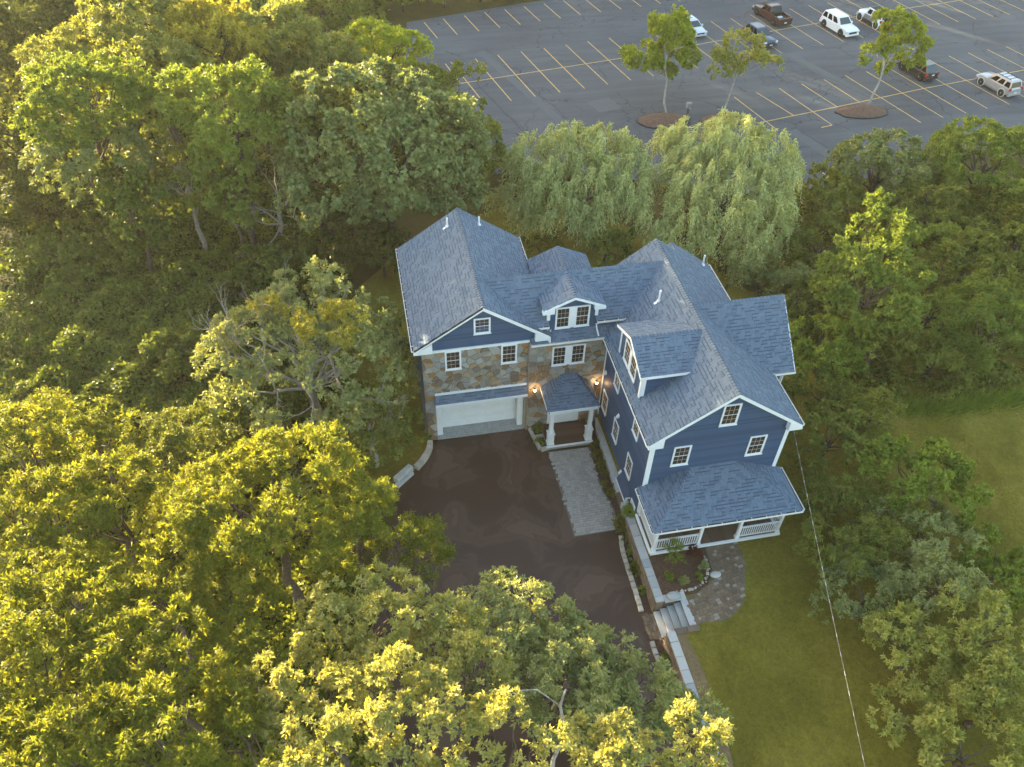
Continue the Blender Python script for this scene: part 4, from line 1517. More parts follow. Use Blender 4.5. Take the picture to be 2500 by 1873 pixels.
gutter((EE - 0.005, 1.5, 7.40), (EE - 0.005, 5.1, 7.40), (1, 0, 0))
gutter((EL + 0.005, Y1L, ZE1), (EL + 0.005, Y0L + 0.05, ZE1), (-1, 0, 0))
gutter((ER - 0.005, 0.2, ZE1), (ER - 0.005, Y1L, ZE1), (1, 0, 0))
gutter((18.9, -4.85, 7.40), (20.1, -4.85, 7.40), (0, -1, 0))
MB().box(EW + 0.01, 10.79, -8.6, -0.4, 7.24, 7.30).build('soffit', M['white_paint'], house)
MB().box(18.3, 20.05, -4.8, -4.4, 7.24, 7.30).build('soffit', M['white_paint'], house)
MB().box(19.64, 19.82, -4.42, -4.28, 0.9, 7.24).build('corner_board', M['white_paint'], house)
downspout([(19.95, -4.92, 7.3), (19.75, -4.6, 7.0), (19.72, -4.47, 6.7), (19.72, -4.47, 1.0)])
poly_board('rake_board', [(20.11, -4.87, 7.22), (20.11, YEW, 10.06), (20.11, YEW, 10.25), (20.11, -4.87, 7.41)], (1, 0, 0), 0.04)
# basement band, pale concrete ledge, bulkhead hood
MB().box(10.72, 10.80, -5.35, -0.32, 0.60, 0.72).build('water_table', M['deck_board'], house)
fnd = MB().prism([(10.42, -1.2), (10.36, -3.0), (10.34, -4.9), (10.30, -6.2), (10.78, -6.2), (10.78, -0.3), (10.6, -0.35)], -0.05, 0.45).build('foundation_ledge', M['concrete_light'], house)
MB().box(10.30, 10.62, -7.0, -6.22, -0.05, 0.42).build('foundation_ledge', M['wall_block'], house)
MB().box(10.32, 10.66, -8.3, -7.02, -0.05, 0.55).build('foundation_ledge', M['concrete_light'], house)
hood = poly_board('bulkhead_hood', [(10.48, -5.42, 0.74), (10.48, -7.08, 0.74), (10.79, -7.08, 1.34), (10.79, -5.42, 1.34)], (-0.9, 0, 0.5), 0.05, 'core_wall')
MB().box(10.44, 10.50, -7.1, -5.4, 0.66, 0.74).build('hood_trim', M['white_paint'], hood)
MB().box(10.50, 10.80, -7.14, -7.085, 0.5, 1.0).build('hood_side', M['white_paint'], hood)
window((10.77, -7.72, 1.05), (0, -1, 0), 0.7, 0.55)
# vents
for y, z in ((-3.62, 4.15), (-0.69, 4.79), (-5.31, 1.12)):
    mb = MB()
    M2 = Matrix.Translation((10.77, y, z)) @ Matrix.Rotation(R(-90), 4, 'Y')
    mb.box(-0.10, 0.10, -0.10, 0.10, 0.0, 0.025, M2)
    mb.slab([(10.745, y - 0.09, z + 0.10), (10.745, y + 0.09, z + 0.10), (10.60, y + 0.07, z - 0.12), (10.60, y - 0.07, z - 0.12)], 0.012)
    mb.slab([(10.60, y - 0.07, z - 0.12), (10.745, y - 0.09, z + 0.10), (10.745, y - 0.09, z - 0.12)], 0.01)
    mb.slab([(10.60, y + 0.07, z - 0.12), (10.745, y + 0.09, z - 0.12), (10.745, y + 0.09, z + 0.10)], 0.01)
    mb.build('wall_vent', M['white_paint'], house)

# ------------------------------------------------------------------ west dormer
box('wall', M['core_wall'], house, 10.87, 13.4, -5.62, -2.02, 7.7, 9.42)
siding('siding', (10.86, -2.0, 0), (0, -1, 0), [(0, 7.72), (3.64, 7.72), (3.64, 9.46), (1.82, 10.24), (0, 9.46)], (-1, 0, 0))
siding('siding', (10.86, -5.63, 0), (1, 0, 0), [(0, 7.72), (2.5, 9.42), (2.5, 9.44), (0, 9.44)], (0, -1, 0))
twin_window((10.83, -3.80, 8.70), (0, -1, 0), 0.92, 1.46, 0.14)
rake('rake_board', [(XW0 - 0.01, -1.68, ZWE), (XW0 - 0.01, YW, ZW)], 0.18, n=(-1, 0, 0))
rake('rake_board', [(XW0 - 0.012, YW, ZW), (XW0 - 0.012, -5.92, ZWE)], 0.18, n=(-1, 0, 0))
MB().box(10.80, 10.87, -5.68, -5.50, 7.72, 9.3).build('corner_board', M['white_paint'], house)
MB().box(10.872, 11.06, -5.70, -5.635, 7.85, 9.3).build('corner_board', M['white_paint'], house)
MB().box(10.80, 10.88, -2.14, -1.98, 7.72, 9.3).build('corner_board', M['white_paint'], house)
MB().box(XW0, 13.55, -5.93, -5.885, 9.30, 9.46).build('fascia', M['white_paint'], house)
MB().box(XW0 + 0.05, 13.4, -5.88, -5.66, 9.28, 9.32).build('soffit', M['white_paint'], house)
MB().box(XW0, 13.4, -1.72, -1.68, 9.30, 9.46).build('fascia', M['white_paint'], house)

# ------------------------------------------------------------------ front porch
FZ = 1.22
MB().box(10.80, 18.06, -10.93, -8.45, 0.6, FZ - 0.04).build('porch_base', M['core_wall'], house)
MB().box(10.70, 18.14, -11.06, -10.94, FZ - 0.16, FZ - 0.005).build('porch_rim', M['white_paint'], house)
MB().box(10.66, 10.78, -10.935, -8.4, FZ - 0.16, FZ - 0.005).build('porch_rim', M['white_paint'], house)
MB().box(18.08, 18.17, -10.935, -8.4, FZ - 0.16, FZ - 0.005).build('porch_rim', M['white_paint'], house)
x = 10.80
while x < 18.05:
    MB().box(x, min(x + 0.14, 18.06), -10.93, -8.46, FZ - 0.035, FZ).build('floor_board', M['porch_floor'], house)
    x += 0.145
for x in (10.90, 13.42, 15.64, 17.98):
    post = MB().box(x - 0.075, x + 0.075, -10.95, -10.80, FZ, 3.42).build('porch_post', M['white_paint'], house)
    MB().box(x - 0.11, x + 0.11, -10.985, -10.765, FZ + 0.001, FZ + 0.16).build('post_plinth', M['white_paint'], post)
for x in (10.90, 17.98):
    MB().box(x - 0.075, x + 0.075, -8.60, -8.45, FZ, 3.42).build('porch_post', M['white_paint'], house)
MB().box(10.75, 18.13, -10.98, -10.78, 3.42, 3.58).build('beam', M['white_paint'], house)
MB().box(10.80, 11.0, -10.775, -8.46, 3.42, 3.58).build('beam', M['white_paint'], house)
MB().box(17.88, 18.08, -10.775, -8.46, 3.42, 3.58).build('beam', M['white_paint'], house)
MB().box(10.6, 18.4, -11.15, -8.45, 3.585, 3.61).build('ceiling', M['white_paint'], house)
gutter((PX0, PYF + 0.01, 3.66), (PX1, PYF + 0.01, 3.66), (0, -1, 0))
gutter((PX0 + 0.005, -8.45, 3.66), (PX0 + 0.005, PYF, 3.66), (-1, 0, 0))
gutter((PX1 - 0.005, PYF, 3.66), (PX1 - 0.005, -8.45, 3.66), (1, 0, 0), brackets=False)
BALM = MB().box(-0.02, 0.02, -0.02, 0.02, 0, 0.74).mesh('baluster', M['white_paint'])


def railing(a, b):
    a, b = Vector(a), Vector(b)
    mb = MB()
    mb.bar(a + Vector((0, 0, 0.90)), b + Vector((0, 0, 0.90)), 0.09, 0.06)
    r = mb.build('railing', M['white_paint'], house)
    MB().bar(a + Vector((0, 0, 0.11)), b + Vector((0, 0, 0.11)), 0.06, 0.05).build('bottom_rail', M['white_paint'], r)
    L = (b - a).length
    k = int(L / 0.125)
    for i in range(k):
        p = a + (b - a) * ((i + 0.5) / k)
        put(bpy.data.objects.new('baluster', BALM), r, Matrix.Translation((p.x, p.y, p.z + 0.13)))


railing((10.98, -10.875, FZ), (13.34, -10.875, FZ))
railing((15.72, -10.875, FZ), (17.90, -10.875, FZ))
railing((10.90, -8.62, FZ), (10.90, -10.79, FZ))
railing((17.98, -8.62, FZ), (17.98, -10.79, FZ))
# door and windows under the porch
pd = MB().box(14.1, 15.1, -8.47, -8.41, FZ, 3.3).build('porch_door', M['white_paint'], house)
MB().box(14.2, 15.0, -8.50, -8.472, FZ + 0.1, 3.2).build('door_leaf', M['core_wall'], pd)
for x in (12.3, 16.7):
    window((x, -8.41, 2.45), (1, 0, 0), 0.95, 1.5)

# plumbing vents on the roof
for x, y, z, h in ((2.68, 8.23, 9.94, 0.62), (4.68, 8.52, 9.64, 0.60), (13.41, -0.27, 9.54, 0.75), (18.12, 4.54, 7.87, 0.75)):
    p = MB().tube([(x, y, z - 0.1), (x, y, z + h)], 0.055, 10).build('vent_pipe', M['pvc'], house)
    MB().lathe([(0.13, 0.0), (0.10, 0.06), (0.062, 0.12)], 10, (x, y, z)).build('flashing', M['pvc'], p)
    MB().slab([(x - 0.28, y - 0.12, z - 0.13), (x - 0.12, y - 0.12, z - 0.02), (x - 0.12, y + 0.04, z - 0.02), (x - 0.28, y + 0.04, z - 0.13)], 0.012).build('flashing', M['pvc'], p)

# ================================================================== SMALL THINGS ABOUT THE HOUSE
def lantern(x, z, label):
    e = empty('wall_lantern', (x, -0.2, z), label=label, cat='lantern', group='lit lanterns by the entrance')
    y = -0.205
    MB().box(x - 0.06, x + 0.06, y - 0.02, y, z - 0.16, z + 0.16).build('back_plate', M['black_metal'], e)
    MB().tube([(x, y - 0.02, z - 0.05), (x, y - 0.12, z - 0.05)], 0.015, 6).build('arm', M['black_metal'], e)
    MB().lathe([(0.03, -0.18), (0.06, -0.16), (0.07, -0.06), (0.03, -0.05)], 10, (x, y - 0.13, z)).build('base', M['black_metal'], e)
    MB().lathe([(0.055, -0.05), (0.085, 0.02), (0.085, 0.10), (0.05, 0.15)], 12, (x, y - 0.13, z)).build('glass_shade', M['lamp_glow'], e)
    MB().lathe([(0.09, 0.0), (0.04, 0.05)], 10, (x, y - 0.13, z + 0.155)).build('cap', M['black_metal'], e)
    li = bpy.data.lights.new('lantern_light', 'POINT')
    li.energy = 2.2
    li.color = (1.0, 0.58, 0.24)
    li.shadow_soft_size = 0.08
    lo = bpy.data.objects.new('lantern_light', li)
    put(lo, e, Matrix.Translation((x, y - 0.30, z + 0.18)))


lantern(6.55, 3.60, 'lit wall lantern on the stone left of the portico roof')
lantern(10.38, 3.60, 'lit wall lantern on the stone right of the portico roof, in the corner')

# overhead service cable, sagging from the gable corner out over the lawn
a, b = Vector((18.42, -8.62, 6.95)), Vector((13.55, -25.0, 7.5))
d = b - a
c = a + d * 3.2
pts = []
for i in range(80):
    t = i / 79.0
    p = a.lerp(c, t)
    s = t * (c - a).length / (b - a).length
    p.z += 0.9 * (s * s * 0.25 - s * 0.25) + s * 0.0
    pts.append(p)
cab = MB().tube(pts, 0.0055, 6)
rngc = random.Random(2)
o = cab.build('overhead_cable', M['cable'])
tag(o, 'thin pale overhead cable running from the house corner out over the lawn', 'cable')
tw = MB()
for i in range(130):
    t = i / 130.0
    j = t * 78
    k = int(j)
    p = pts[k].lerp(pts[k + 1], j - k)
    q = pts[k].lerp(pts[k + 1], min(1, j - k + 0.28))
    if i % 2 == 0:
        tw.tube([p, q], 0.0075, 5)
tw.build('twisted_strand', M['pvc'], o)

# brown post with a grey box in the car park
pe = empty('car_park_post', (29.6, 36.2, 0), label='brown square post with grey box head between the two planted islands', cat='post')
MB().box(29.52, 29.68, 36.12, 36.28, 0, 1.75).build('post', M['brown_post'], pe)
MB().box(29.40, 29.85, 36.02, 36.38, 1.75, 2.25).build('box_head', M['grey_metal'], pe)
MB().lathe([(0.04, 0), (0.05, 0.05), (0.02, 0.09)], 8, (29.75, 36.1, 1.66)).build('lamp', M['plate'], pe)

# boulders and stones round the flower bed
rk = random.Random(44)
bed = empty('bed_border', (12.8, -13.4, ZL), label='row of small pale stones edging the curved front of the flower bed', cat='edging')
for p in smooth_open([(11.2, -13.3), (12.3, -13.35), (13.1, -13.0), (13.52, -12.3), (13.62, -11.6)], 5):
    r_ = rk.uniform(0.05, 0.10)
    mb = rough_block(rk, r_ * 2, r_ * 1.6, r_ * 1.2, 0.04, 0.25)
    mb.build('stone', M['edging_stone'] if rk.random() < 0.6 else M['stone'], bed, mw=Matrix.Translation((p[0] + rk.uniform(-0.05, 0.05), p[1] + rk.uniform(-0.05, 0.05), ZL)) @ Matrix.Rotation(rk.uniform(0, 3), 4, 'Z'))
for x, y, s, lab in ((11.15, -13.62, 0.34, 'flat rounded boulder on the wall beside the steps'), (13.78, -12.75, 0.26, 'pale flat stone at the corner of the garden path')):
    mb = MB().lathe([(s * 0.9, 0), (s, s * 0.25), (s * 0.8, s * 0.5), (s * 0.2, s * 0.58)], 10)
    o = mb.build('boulder', M['bluestone'], smooth=True, mw=Matrix.Translation((x, y, ZL + (0.1 if x < 12 else 0.0))) @ Matrix.Diagonal((1.2, 0.8, 1, 1)))
    tag(o, lab, 'boulder')

# ================================================================== CARS
def loft(mb, secs, caps=True):
    n = len(secs[0])
    b0 = len(mb.v)
    for s in secs:
        mb.v += s
    for i in range(len(secs) - 1):
        for k in range(n):
            k2 = (k + 1) % n
            a = b0 + i * n
            mb.f.append((a + k, a + k2, a + n + k2, a + n + k))
            mb.mi.append(mb.cur)
    if caps:
        mb.f.append(tuple(b0 + k for k in range(n - 1, -1, -1)))
        mb.f.append(tuple(b0 + (len(secs) - 1) * n + k for k in range(n)))
        mb.mi += [mb.cur] * 2


WHM = {}


def wheel(parent, mw, r, w, dark=False):
    key = (r, w, dark)
    if key not in WHM:
        t = MB().lathe([(r * 0.62, -w / 2), (r * 0.93, -w / 2), (r, -w * 0.36), (r, w * 0.36), (r * 0.93, w / 2), (r * 0.62, w / 2)], 20)
        rm_ = MB().lathe([(r * 0.64, w * 0.30), (r * 0.64, w * 0.49), (r * 0.56, w * 0.50), (r * 0.50, w * 0.36)], 20)
        for k in range(5):
            a = 2 * math.pi * k / 5
            rm_.bar((0, 0, w * 0.44), (r * 0.58 * math.cos(a), r * 0.58 * math.sin(a), w * 0.44), r * 0.17, w * 0.09, up=(0, 0, 1))
        rm_.lathe([(r * 0.16, w * 0.36), (r * 0.14, w * 0.52)], 10)
        WHM[key] = (t.mesh('tyre', M['tyre'], True), rm_.mesh('rim', M['rim_dark'] if dark else M['rim']))
    t, rm_ = WHM[key]
    wo_ = empty('wheel', parent=parent, mw=mw)
    put(bpy.data.objects.new('tyre', t), wo_, mw)
    put(bpy.data.objects.new('rim', rm_), wo_, mw)
    return wo_


def car(name, label, pos, ang, paint, spec):
    """spec: L W and profile tables; local +x is the front"""
    T = Matrix.Translation((pos[0], pos[1], 0.0)) @ Matrix.Rotation(ang, 4, 'Z')
    root = empty(name, label=label, cat=spec.get('cat', 'car'), group='vehicles in the car park', mw=T)
    L, W = spec['L'], spec['W']
    hw = W / 2
    r = spec.get('r', 0.34)
    part = lambda nm, mb, mat, par=None, sm=False: mb.build(nm, mat, par or root, sm, mw=T)
    # body shell: stations (x, z_low, z_belt, half width factor)
    mb = MB()
    secs = []
    for x, zl, zb, f in spec['body']:
        h = hw * f
        secs.append([(x, -h * 0.90, zl), (x, -h * 0.985, zl + 0.10), (x, -h, zl + (zb - zl) * 0.55), (x, -h * 0.965, zb - 0.05), (x, -h * 0.88, zb),
                     (x, 0, zb + spec.get('crown', 0.03)),
                     (x, h * 0.88, zb), (x, h * 0.965, zb - 0.05), (x, h, zl + (zb - zl) * 0.55), (x, h * 0.985, zl + 0.10), (x, h * 0.90, zl)])
    loft(mb, secs)
    body = part('body', mb, [M[paint]])
    for pl_ in body.data.polygons:
        pl_.use_smooth = True
    try:
        body.data.set_sharp_from_angle(angle=R(32))
    except Exception:
        pass
    # underbody
    part('underbody', MB().box(-L * 0.44, L * 0.44, -hw * 0.86, hw * 0.86, 0.18, 0.42), M['car_trim'])
    # lower cladding
    if spec.get('clad'):
        part('sill_cladding', MB().box(spec['wr'] + r, spec['wf'] - r, -hw * 1.003, hw * 1.003, 0.26, 0.42), M[spec['clad']])
    # cabin: rows (z, x_front, x_rear, half width)
    g = spec['cabin']
    mb = MB()
    secs = []
    for z, xf, xr, w_ in g:
        secs.append([(xr, -w_, z), (xf, -w_, z), (xf, w_, z), (xr, w_, z)])
    b0 = len(mb.v)
    loft(mb, secs)
    cab_ = part('cabin', mb, [M[paint]])
    (z0, f0, r0, w0), (z1, f1, r1, w1) = g[0], g[1]

    def sidept(t, s, side, off=0.012):
        """t 0..1 rear to front, s 0..1 up"""
        xf, xr, w_ = f0 + (f1 - f0) * s, r0 + (r1 - r0) * s, w0 + (w1 - w0) * s
        return (xr + (xf - xr) * t, side * (w_ + off), z0 + (z1 - z0) * s)
    gm = M[spec.get('glass', 'car_glass_dark')]
    for side in (-1, 1):
        for (ta, tb) in spec['side']:
            s0_, s1_ = 0.10, 0.88
            pts = [sidept(ta, s0_, side), sidept(tb, s0_, side), sidept(tb - spec.get('lean', 0.0), s1_, side), sidept(ta, s1_, side)]
            if side > 0:
                pts.reverse()
            part('side_window', MB().slab(pts, 0.008), gm)
    for nm, xa, xb, sg in (('windscreen', f0, f1, 1), ('rear_window', r0, r1, -1)):
        if nm == 'rear_window' and spec.get('norear'):
            continue
        e0, e1 = 0.10, 0.90
        pts = []
        for yy, s in ((-0.88, e0), (0.88, e0), (0.84, e1), (-0.84, e1)):
            pts.append((xa + (xb - xa) * s + sg * 0.014, yy * (w0 + (w1 - w0) * s), z0 + (z1 - z0) * s + 0.004))
        if sg < 0:
            pts.reverse()
        part(nm, MB().slab(pts, 0.01), M['car_glass'])
    # roof skin
    zt = g[-1]
    if spec.get('roof'):
        part('roof_panel', MB().box(zt[2] + 0.05, zt[1] - 0.05, -zt[3] * 0.93, zt[3] * 0.93, zt[0] - 0.01, zt[0] + 0.03, taper=0.03), M[spec['roof']])
    if spec.get('rails'):
        for side in (-1, 1):
            part('roof_rail', MB().bar((zt[2] + 0.15, side * zt[3] * 0.88, zt[0] + 0.06), (zt[1] - 0.1, side * zt[3] * 0.88, zt[0] + 0.06), 0.05, 0.05), M['car_trim'])
        for xx in np.linspace(zt[2] + 0.4, zt[1] - 0.4, 3):
            part('roof_bar', MB().bar((xx, -zt[3] * 0.88, zt[0] + 0.07), (xx, zt[3] * 0.88, zt[0] + 0.07), 0.05, 0.03), M['car_trim'])
    # wheels and arches
    for xx in (spec['wf'], spec['wr']):
        for side in (-1, 1):
            arch = MB().lathe([(r * 1.22, 0), (r * 1.22, 0.03)], 20)
            Q = Matrix.Translation((xx, side * (hw - 0.02), r + 0.03)) @ Matrix.Rotation(R(-90 * side), 4, 'X')
            arch.build('wheel_arch', M[spec.get('arch', 'car_trim')], root, mw=T @ Q)
            wheel(root, T @ Matrix.Translation((xx, side * (hw - 0.085), r)) @ Matrix.Rotation(R(-90 * side), 4, 'X'), r, 0.23, spec.get('darkrim', False))
    # lamps, bumpers, plates, mirrors
    zh, zb_ = spec.get('zh', 0.72), spec.get('zt', 0.85)
    fx, rx = spec['body'][-1][0], spec['body'][0][0]
    for side in (-1, 1):
        part('headlight', MB().box(fx - 0.30, fx + 0.012, side * hw * 0.80 - 0.16, side * hw * 0.80 + 0.16, zh - 0.08, zh + 0.07, taper=0.02), M['headlamp'])
        part('tail_light', MB().box(rx - 0.012, rx + 0.12, side * hw * 0.86 - 0.10, side * hw * 0.86 + 0.10, zb_ - 0.14, zb_ + 0.14), M['tail_lamp'])
        part('mirror', MB().box(f0 - 0.42, f0 - 0.24, side * (w0 + 0.14) - 0.10, side * (w0 + 0.14) + 0.10, z0 + 0.02, z0 + 0.19, taper=0.03), M[spec.get('mirror', paint)])
    part('grille', MB().box(fx - 0.05, fx + 0.02, -hw * 0.55, hw * 0.55, zh - 0.24, zh - 0.02), M['car_trim'])
    part('bumper', MB().box(fx - 0.16, fx + 0.05, -hw * 0.93, hw * 0.93, 0.30, 0.50, taper=0.02), M[spec.get('bump', paint)])
    part('bumper', MB().box(rx - 0.06, rx + 0.16, -hw * 0.93, hw * 0.93, 0.32, 0.52, taper=0.02), M[spec.get('bump', paint)])
    part('number_plate', MB().box(fx + 0.052, fx + 0.062, -0.19, 0.19, 0.40, 0.52), M['plate'])
    part('number_plate', MB().box(rx - 0.08, rx - 0.062, -0.17, 0.17, spec.get('zp', 0.62) - 0.06, spec.get('zp', 0.62) + 0.06), M['plate'])
    return root, T, part


SUV = dict(L=4.9, W=1.98, r=0.38, wf=1.50, wr=-1.52, cat='car',
           body=[(-2.45, 0.42, 0.95, 0.90), (-2.38, 0.34, 1.02, 0.97), (-1.5, 0.30, 1.06, 1.0), (0.6, 0.30, 1.06, 1.0), (1.1, 0.30, 1.05, 1.0), (1.9, 0.32, 0.99, 0.98), (2.32, 0.36, 0.90, 0.93), (2.45, 0.42, 0.78, 0.86)],
           cabin=[(1.04, 1.05, -2.36, 0.90), (1.72, 0.30, -2.12, 0.74), (1.79, 0.10, -1.98, 0.66)],
           side=[(0.04, 0.28), (0.33, 0.58), (0.63, 0.90)], lean=0.05, zt=0.98, zh=0.74)
dw = ang_fwd = TH + R(90)      # heading away from the house, along the stalls
TOW = ang_fwd + math.pi        # heading towards the house


def between(p, t=0.0):
    return np.array(p)


# white full-size wagon, nose towards the house
sw = dict(SUV)
sw.update(L=5.2, W=2.0, clad='car_white', glass='car_glass_dark')
c0 = (np.array((54.26, 56.83)) + np.array((54.98, 53.78))) / 2 + U * 0.92
car('parked_car', 'big plain white wagon-bodied car facing the house, beside the dark red pickup', c0, TOW, 'car_white', sw)
# silver off-road wagon with roof rack, seen from behind
ss = dict(SUV)
ss.update(L=4.6, W=1.84, wf=1.36, wr=-1.40, rails=True, arch='car_pale_silver', clad='car_grey', bump='car_silver', roof='car_pale_silver',
          body=[(-2.25, 0.42, 0.95, 0.90), (-2.18, 0.36, 1.02, 0.97), (-1.4, 0.34, 1.06, 1.0), (0.6, 0.34, 1.06, 1.0), (1.0, 0.34, 1.05, 1.0), (1.8, 0.36, 1.0, 0.96), (2.1, 0.40, 0.92, 0.90), (2.22, 0.46, 0.80, 0.80)],
          cabin=[(1.04, 0.90, -2.14, 0.84), (1.66, 0.30, -1.94, 0.70), (1.73, 0.10, -1.80, 0.62)], glass='car_glass_dark')
c0 = (np.array((64.04, 39.77)) + np.array((64.66, 37.02))) / 2 + U * 0.86
car('parked_car', 'silver four-wheel-drive car with black roof rails and big wheels, rightmost in the car park', c0, ang_fwd, 'car_silver', ss)
# black hatch-tailed car under the lot tree
sb = dict(SUV)
sb.update(L=4.5, W=1.82, wf=1.33, wr=-1.30, glass='car_glass_dark', zt=0.86, zp=0.80,
          body=[(-2.2, 0.42, 0.92, 0.90), (-2.12, 0.34, 0.98, 0.97), (-1.3, 0.30, 1.0, 1.0), (0.6, 0.30, 1.0, 1.0), (1.0, 0.30, 0.98, 1.0), (1.8, 0.32, 0.92, 0.96), (2.1, 0.36, 0.84, 0.90), (2.22, 0.42, 0.72, 0.80)],
          cabin=[(0.98, 0.95, -2.05, 0.82), (1.55, 0.15, -1.65, 0.66), (1.62, -0.05, -1.50, 0.58)])
c0 = np.array((57.95, 41.81)) + U * 0.90 + V * 1.30
car('parked_car', 'black car with pale roof half hidden under a tree branch, tail towards the house', c0, ang_fwd, 'car_black', sb)
# dark blue crossover
sx = dict(sb)
sx.update(roof=None, glass='car_glass_dark', rails=False, L=4.6, W=1.86)
c0 = (np.array((44.39, 51.45)) + np.array((46.11, 51.65))) / 2 + V * 2.35
car('parked_car', 'dark blue crossover car facing the house behind the olive tree', c0, TOW, 'car_blue', sx)
# pale silver hatchback
sh = dict(sb)
sh.update(L=4.1, W=1.74, wf=1.25, wr=-1.22, r=0.31, roof=None, zh=0.66,
          body=[(-2.0, 0.40, 0.86, 0.88), (-1.9, 0.30, 0.92, 0.96), (-1.2, 0.26, 0.94, 1.0), (0.6, 0.26, 0.93, 1.0), (1.0, 0.26, 0.90, 1.0), (1.6, 0.28, 0.80, 0.95), (1.92, 0.32, 0.70, 0.86), (2.04, 0.38, 0.58, 0.74)],
          cabin=[(0.90, 1.05, -1.85, 0.78), (1.42, 0.15, -1.35, 0.62), (1.49, -0.1, -1.15, 0.52)], side=[(0.10, 0.44), (0.50, 0.88)])
c0 = (np.array((37.38, 55.23)) + np.array((39.14, 55.76))) / 2 + V * 2.1
car('parked_car', 'pale silver small hatchback facing the house, leftmost car', c0, TOW, 'car_pale_silver', sh)
# white and grey boxy off-roader with black roof
so_ = dict(SUV)
so_.update(L=4.4, W=1.85, wf=1.42, wr=-1.46, r=0.42, roof='car_trim', arch='car_white', glass='car_glass_dark', darkrim=True, bump='car_trim',
           body=[(-2.05, 0.52, 1.05, 0.95), (-2.0, 0.50, 1.10, 0.97), (0.5, 0.50, 1.12, 0.97), (0.9, 0.52, 1.12, 0.92), (1.9, 0.55, 1.08, 0.78), (2.0, 0.58, 1.05, 0.74)],
           cabin=[(1.12, 0.72, -2.0, 0.84), (1.78, 0.50, -1.96, 0.74), (1.82, 0.46, -1.92, 0.70)], side=[(0.05, 0.30), (0.36, 0.62), (0.68, 0.93)], lean=0.02)
c0 = np.array((59.62, 58.12)) + U * 0.85 - V * 1.42
root, T, part = car('off_road_car', 'boxy white and grey off-roader with flat black roof and spare wheel', c0, ang_fwd, 'car_white', so_)
part('door_panel', MB().box(-0.9, 0.75, -0.935, -0.90, 0.56, 1.06), M['car_grey'])
part('door_panel', MB().box(-0.9, 0.75, 0.90, 0.935, 0.56, 1.06), M['car_grey'])
for side in (-1, 1):
    for xx in (1.42, -1.46):
        mb = MB()
        pts = [(xx + 0.56 * math.cos(a), side * 0.93, 0.44 + 0.52 * math.sin(a)) for a in np.linspace(R(10), R(170), 9)]
        for p, q in zip(pts[:-1], pts[1:]):
            mb.bar(p, q, 0.24, 0.06, up=(0, side, 0) if False else (0, 0, 1))
        part('fender_flare', mb, M['car_white'])
wheel(root, T @ Matrix.Translation((-2.17, 0.05, 1.02)) @ Matrix.Rotation(R(-90), 4, 'Y'), 0.40, 0.22, True)
# dark red pickup, tail towards the house
sp = dict(SUV)
sp.update(L=5.5, W=1.92, wf=1.72, wr=-1.66, r=0.38, norear=False, roof=None, cat='pickup', bump='car_trim', zt=0.88, zp=0.58,
          body=[(-2.70, 0.46, 0.72, 0.93), (-2.62, 0.42, 0.74, 0.97), (-0.65, 0.38, 0.74, 1.0), (-0.62, 0.36, 1.06, 1.0), (0.9, 0.36, 1.06, 1.0), (1.3, 0.36, 1.05, 1.0), (2.2, 0.38, 1.0, 0.97), (2.6, 0.42, 0.92, 0.92), (2.72, 0.48, 0.80, 0.84)],
          cabin=[(1.04, 1.10, -0.62, 0.88), (1.68, 0.55, -0.50, 0.74), (1.75, 0.35, -0.42, 0.66)], side=[(0.06, 0.42), (0.50, 0.90)], lean=0.06)
c0 = (np.array((48.40, 57.77)) + np.array((47.62, 61.54))) / 2 + U * 0.88
root, T, part = car('pickup_truck', 'dark red pickup truck with open load bed towards the house', c0, ang_fwd, 'car_red', sp)
for side in (-1, 1):
    part('bed_side', MB().box(-2.66, -0.60, side * 0.90 - 0.055, side * 0.90 + 0.055, 0.70, 1.08), M['car_red'])
part('tailgate', MB().box(-2.72, -2.62, -0.92, 0.92, 0.56, 1.07), M['car_red'])
part('bed_floor', MB().box(-2.62, -0.62, -0.84, 0.84, 0.745, 0.78), M['car_trim'])
part('bed_cover', MB().box(-1.05, -0.60, -0.88, 0.88, 1.05, 1.12), M['car_trim'])
part('bed_load', MB().box(-1.7, -1.35, -0.3, 0.25, 0.78, 0.86), M['plate'])

# ================================================================== TREES AND PLANTS
def unit(a):
    return a / np.maximum(1e-9, np.linalg.norm(a, axis=-1, keepdims=True))


def leaf_mesh(name, base, d, n, L, Wd, mat, fold=0.12):
    """one pointed leaf (four corners, folded along its rib) for every row of base"""
    k = len(base)
    s = unit(np.cross(d, n))
    n2 = np.cross(s, d)
    L = L[:, None]
    Wd = Wd[:, None]
    v = np.empty((k, 4, 3))
    v[:, 0] = base
    v[:, 1] = base + d * L * 0.45 + s * Wd * 0.5 + n2 * L * fold
    v[:, 2] = base + d * L - n2 * L * fold * 0.6
    v[:, 3] = base + d * L * 0.45 - s * Wd * 0.5 + n2 * L * fold
    me = bpy.data.meshes.new(name)
    me.vertices.add(4 * k)
    me.vertices.foreach_set('co', v.reshape(-1).astype(np.float32))
    me.loops.add(4 * k)
    me.loops.foreach_set('vertex_index', np.arange(4 * k, dtype=np.int32))
    me.polygons.add(k)
    me.polygons.foreach_set('loop_start', np.arange(0, 4 * k, 4, dtype=np.int32))
    me.polygons.foreach_set('loop_total', np.full(k, 4, dtype=np.int32))
    me.materials.append(M[mat])
    me.update(calc_edges=True)
    me.validate()
    return me


# leaf length and width, leaves in a tuft, tuft radius, tufts on a bough, bough radius, boughs per square metre, droop, material
def S(L, W, K, rp, nt_, rb, den, droop, mat):
    return dict(L=L, W=W, K=K, rp=rp, nt=nt_, rb=rb, den=den, droop=droop, mat=mat)


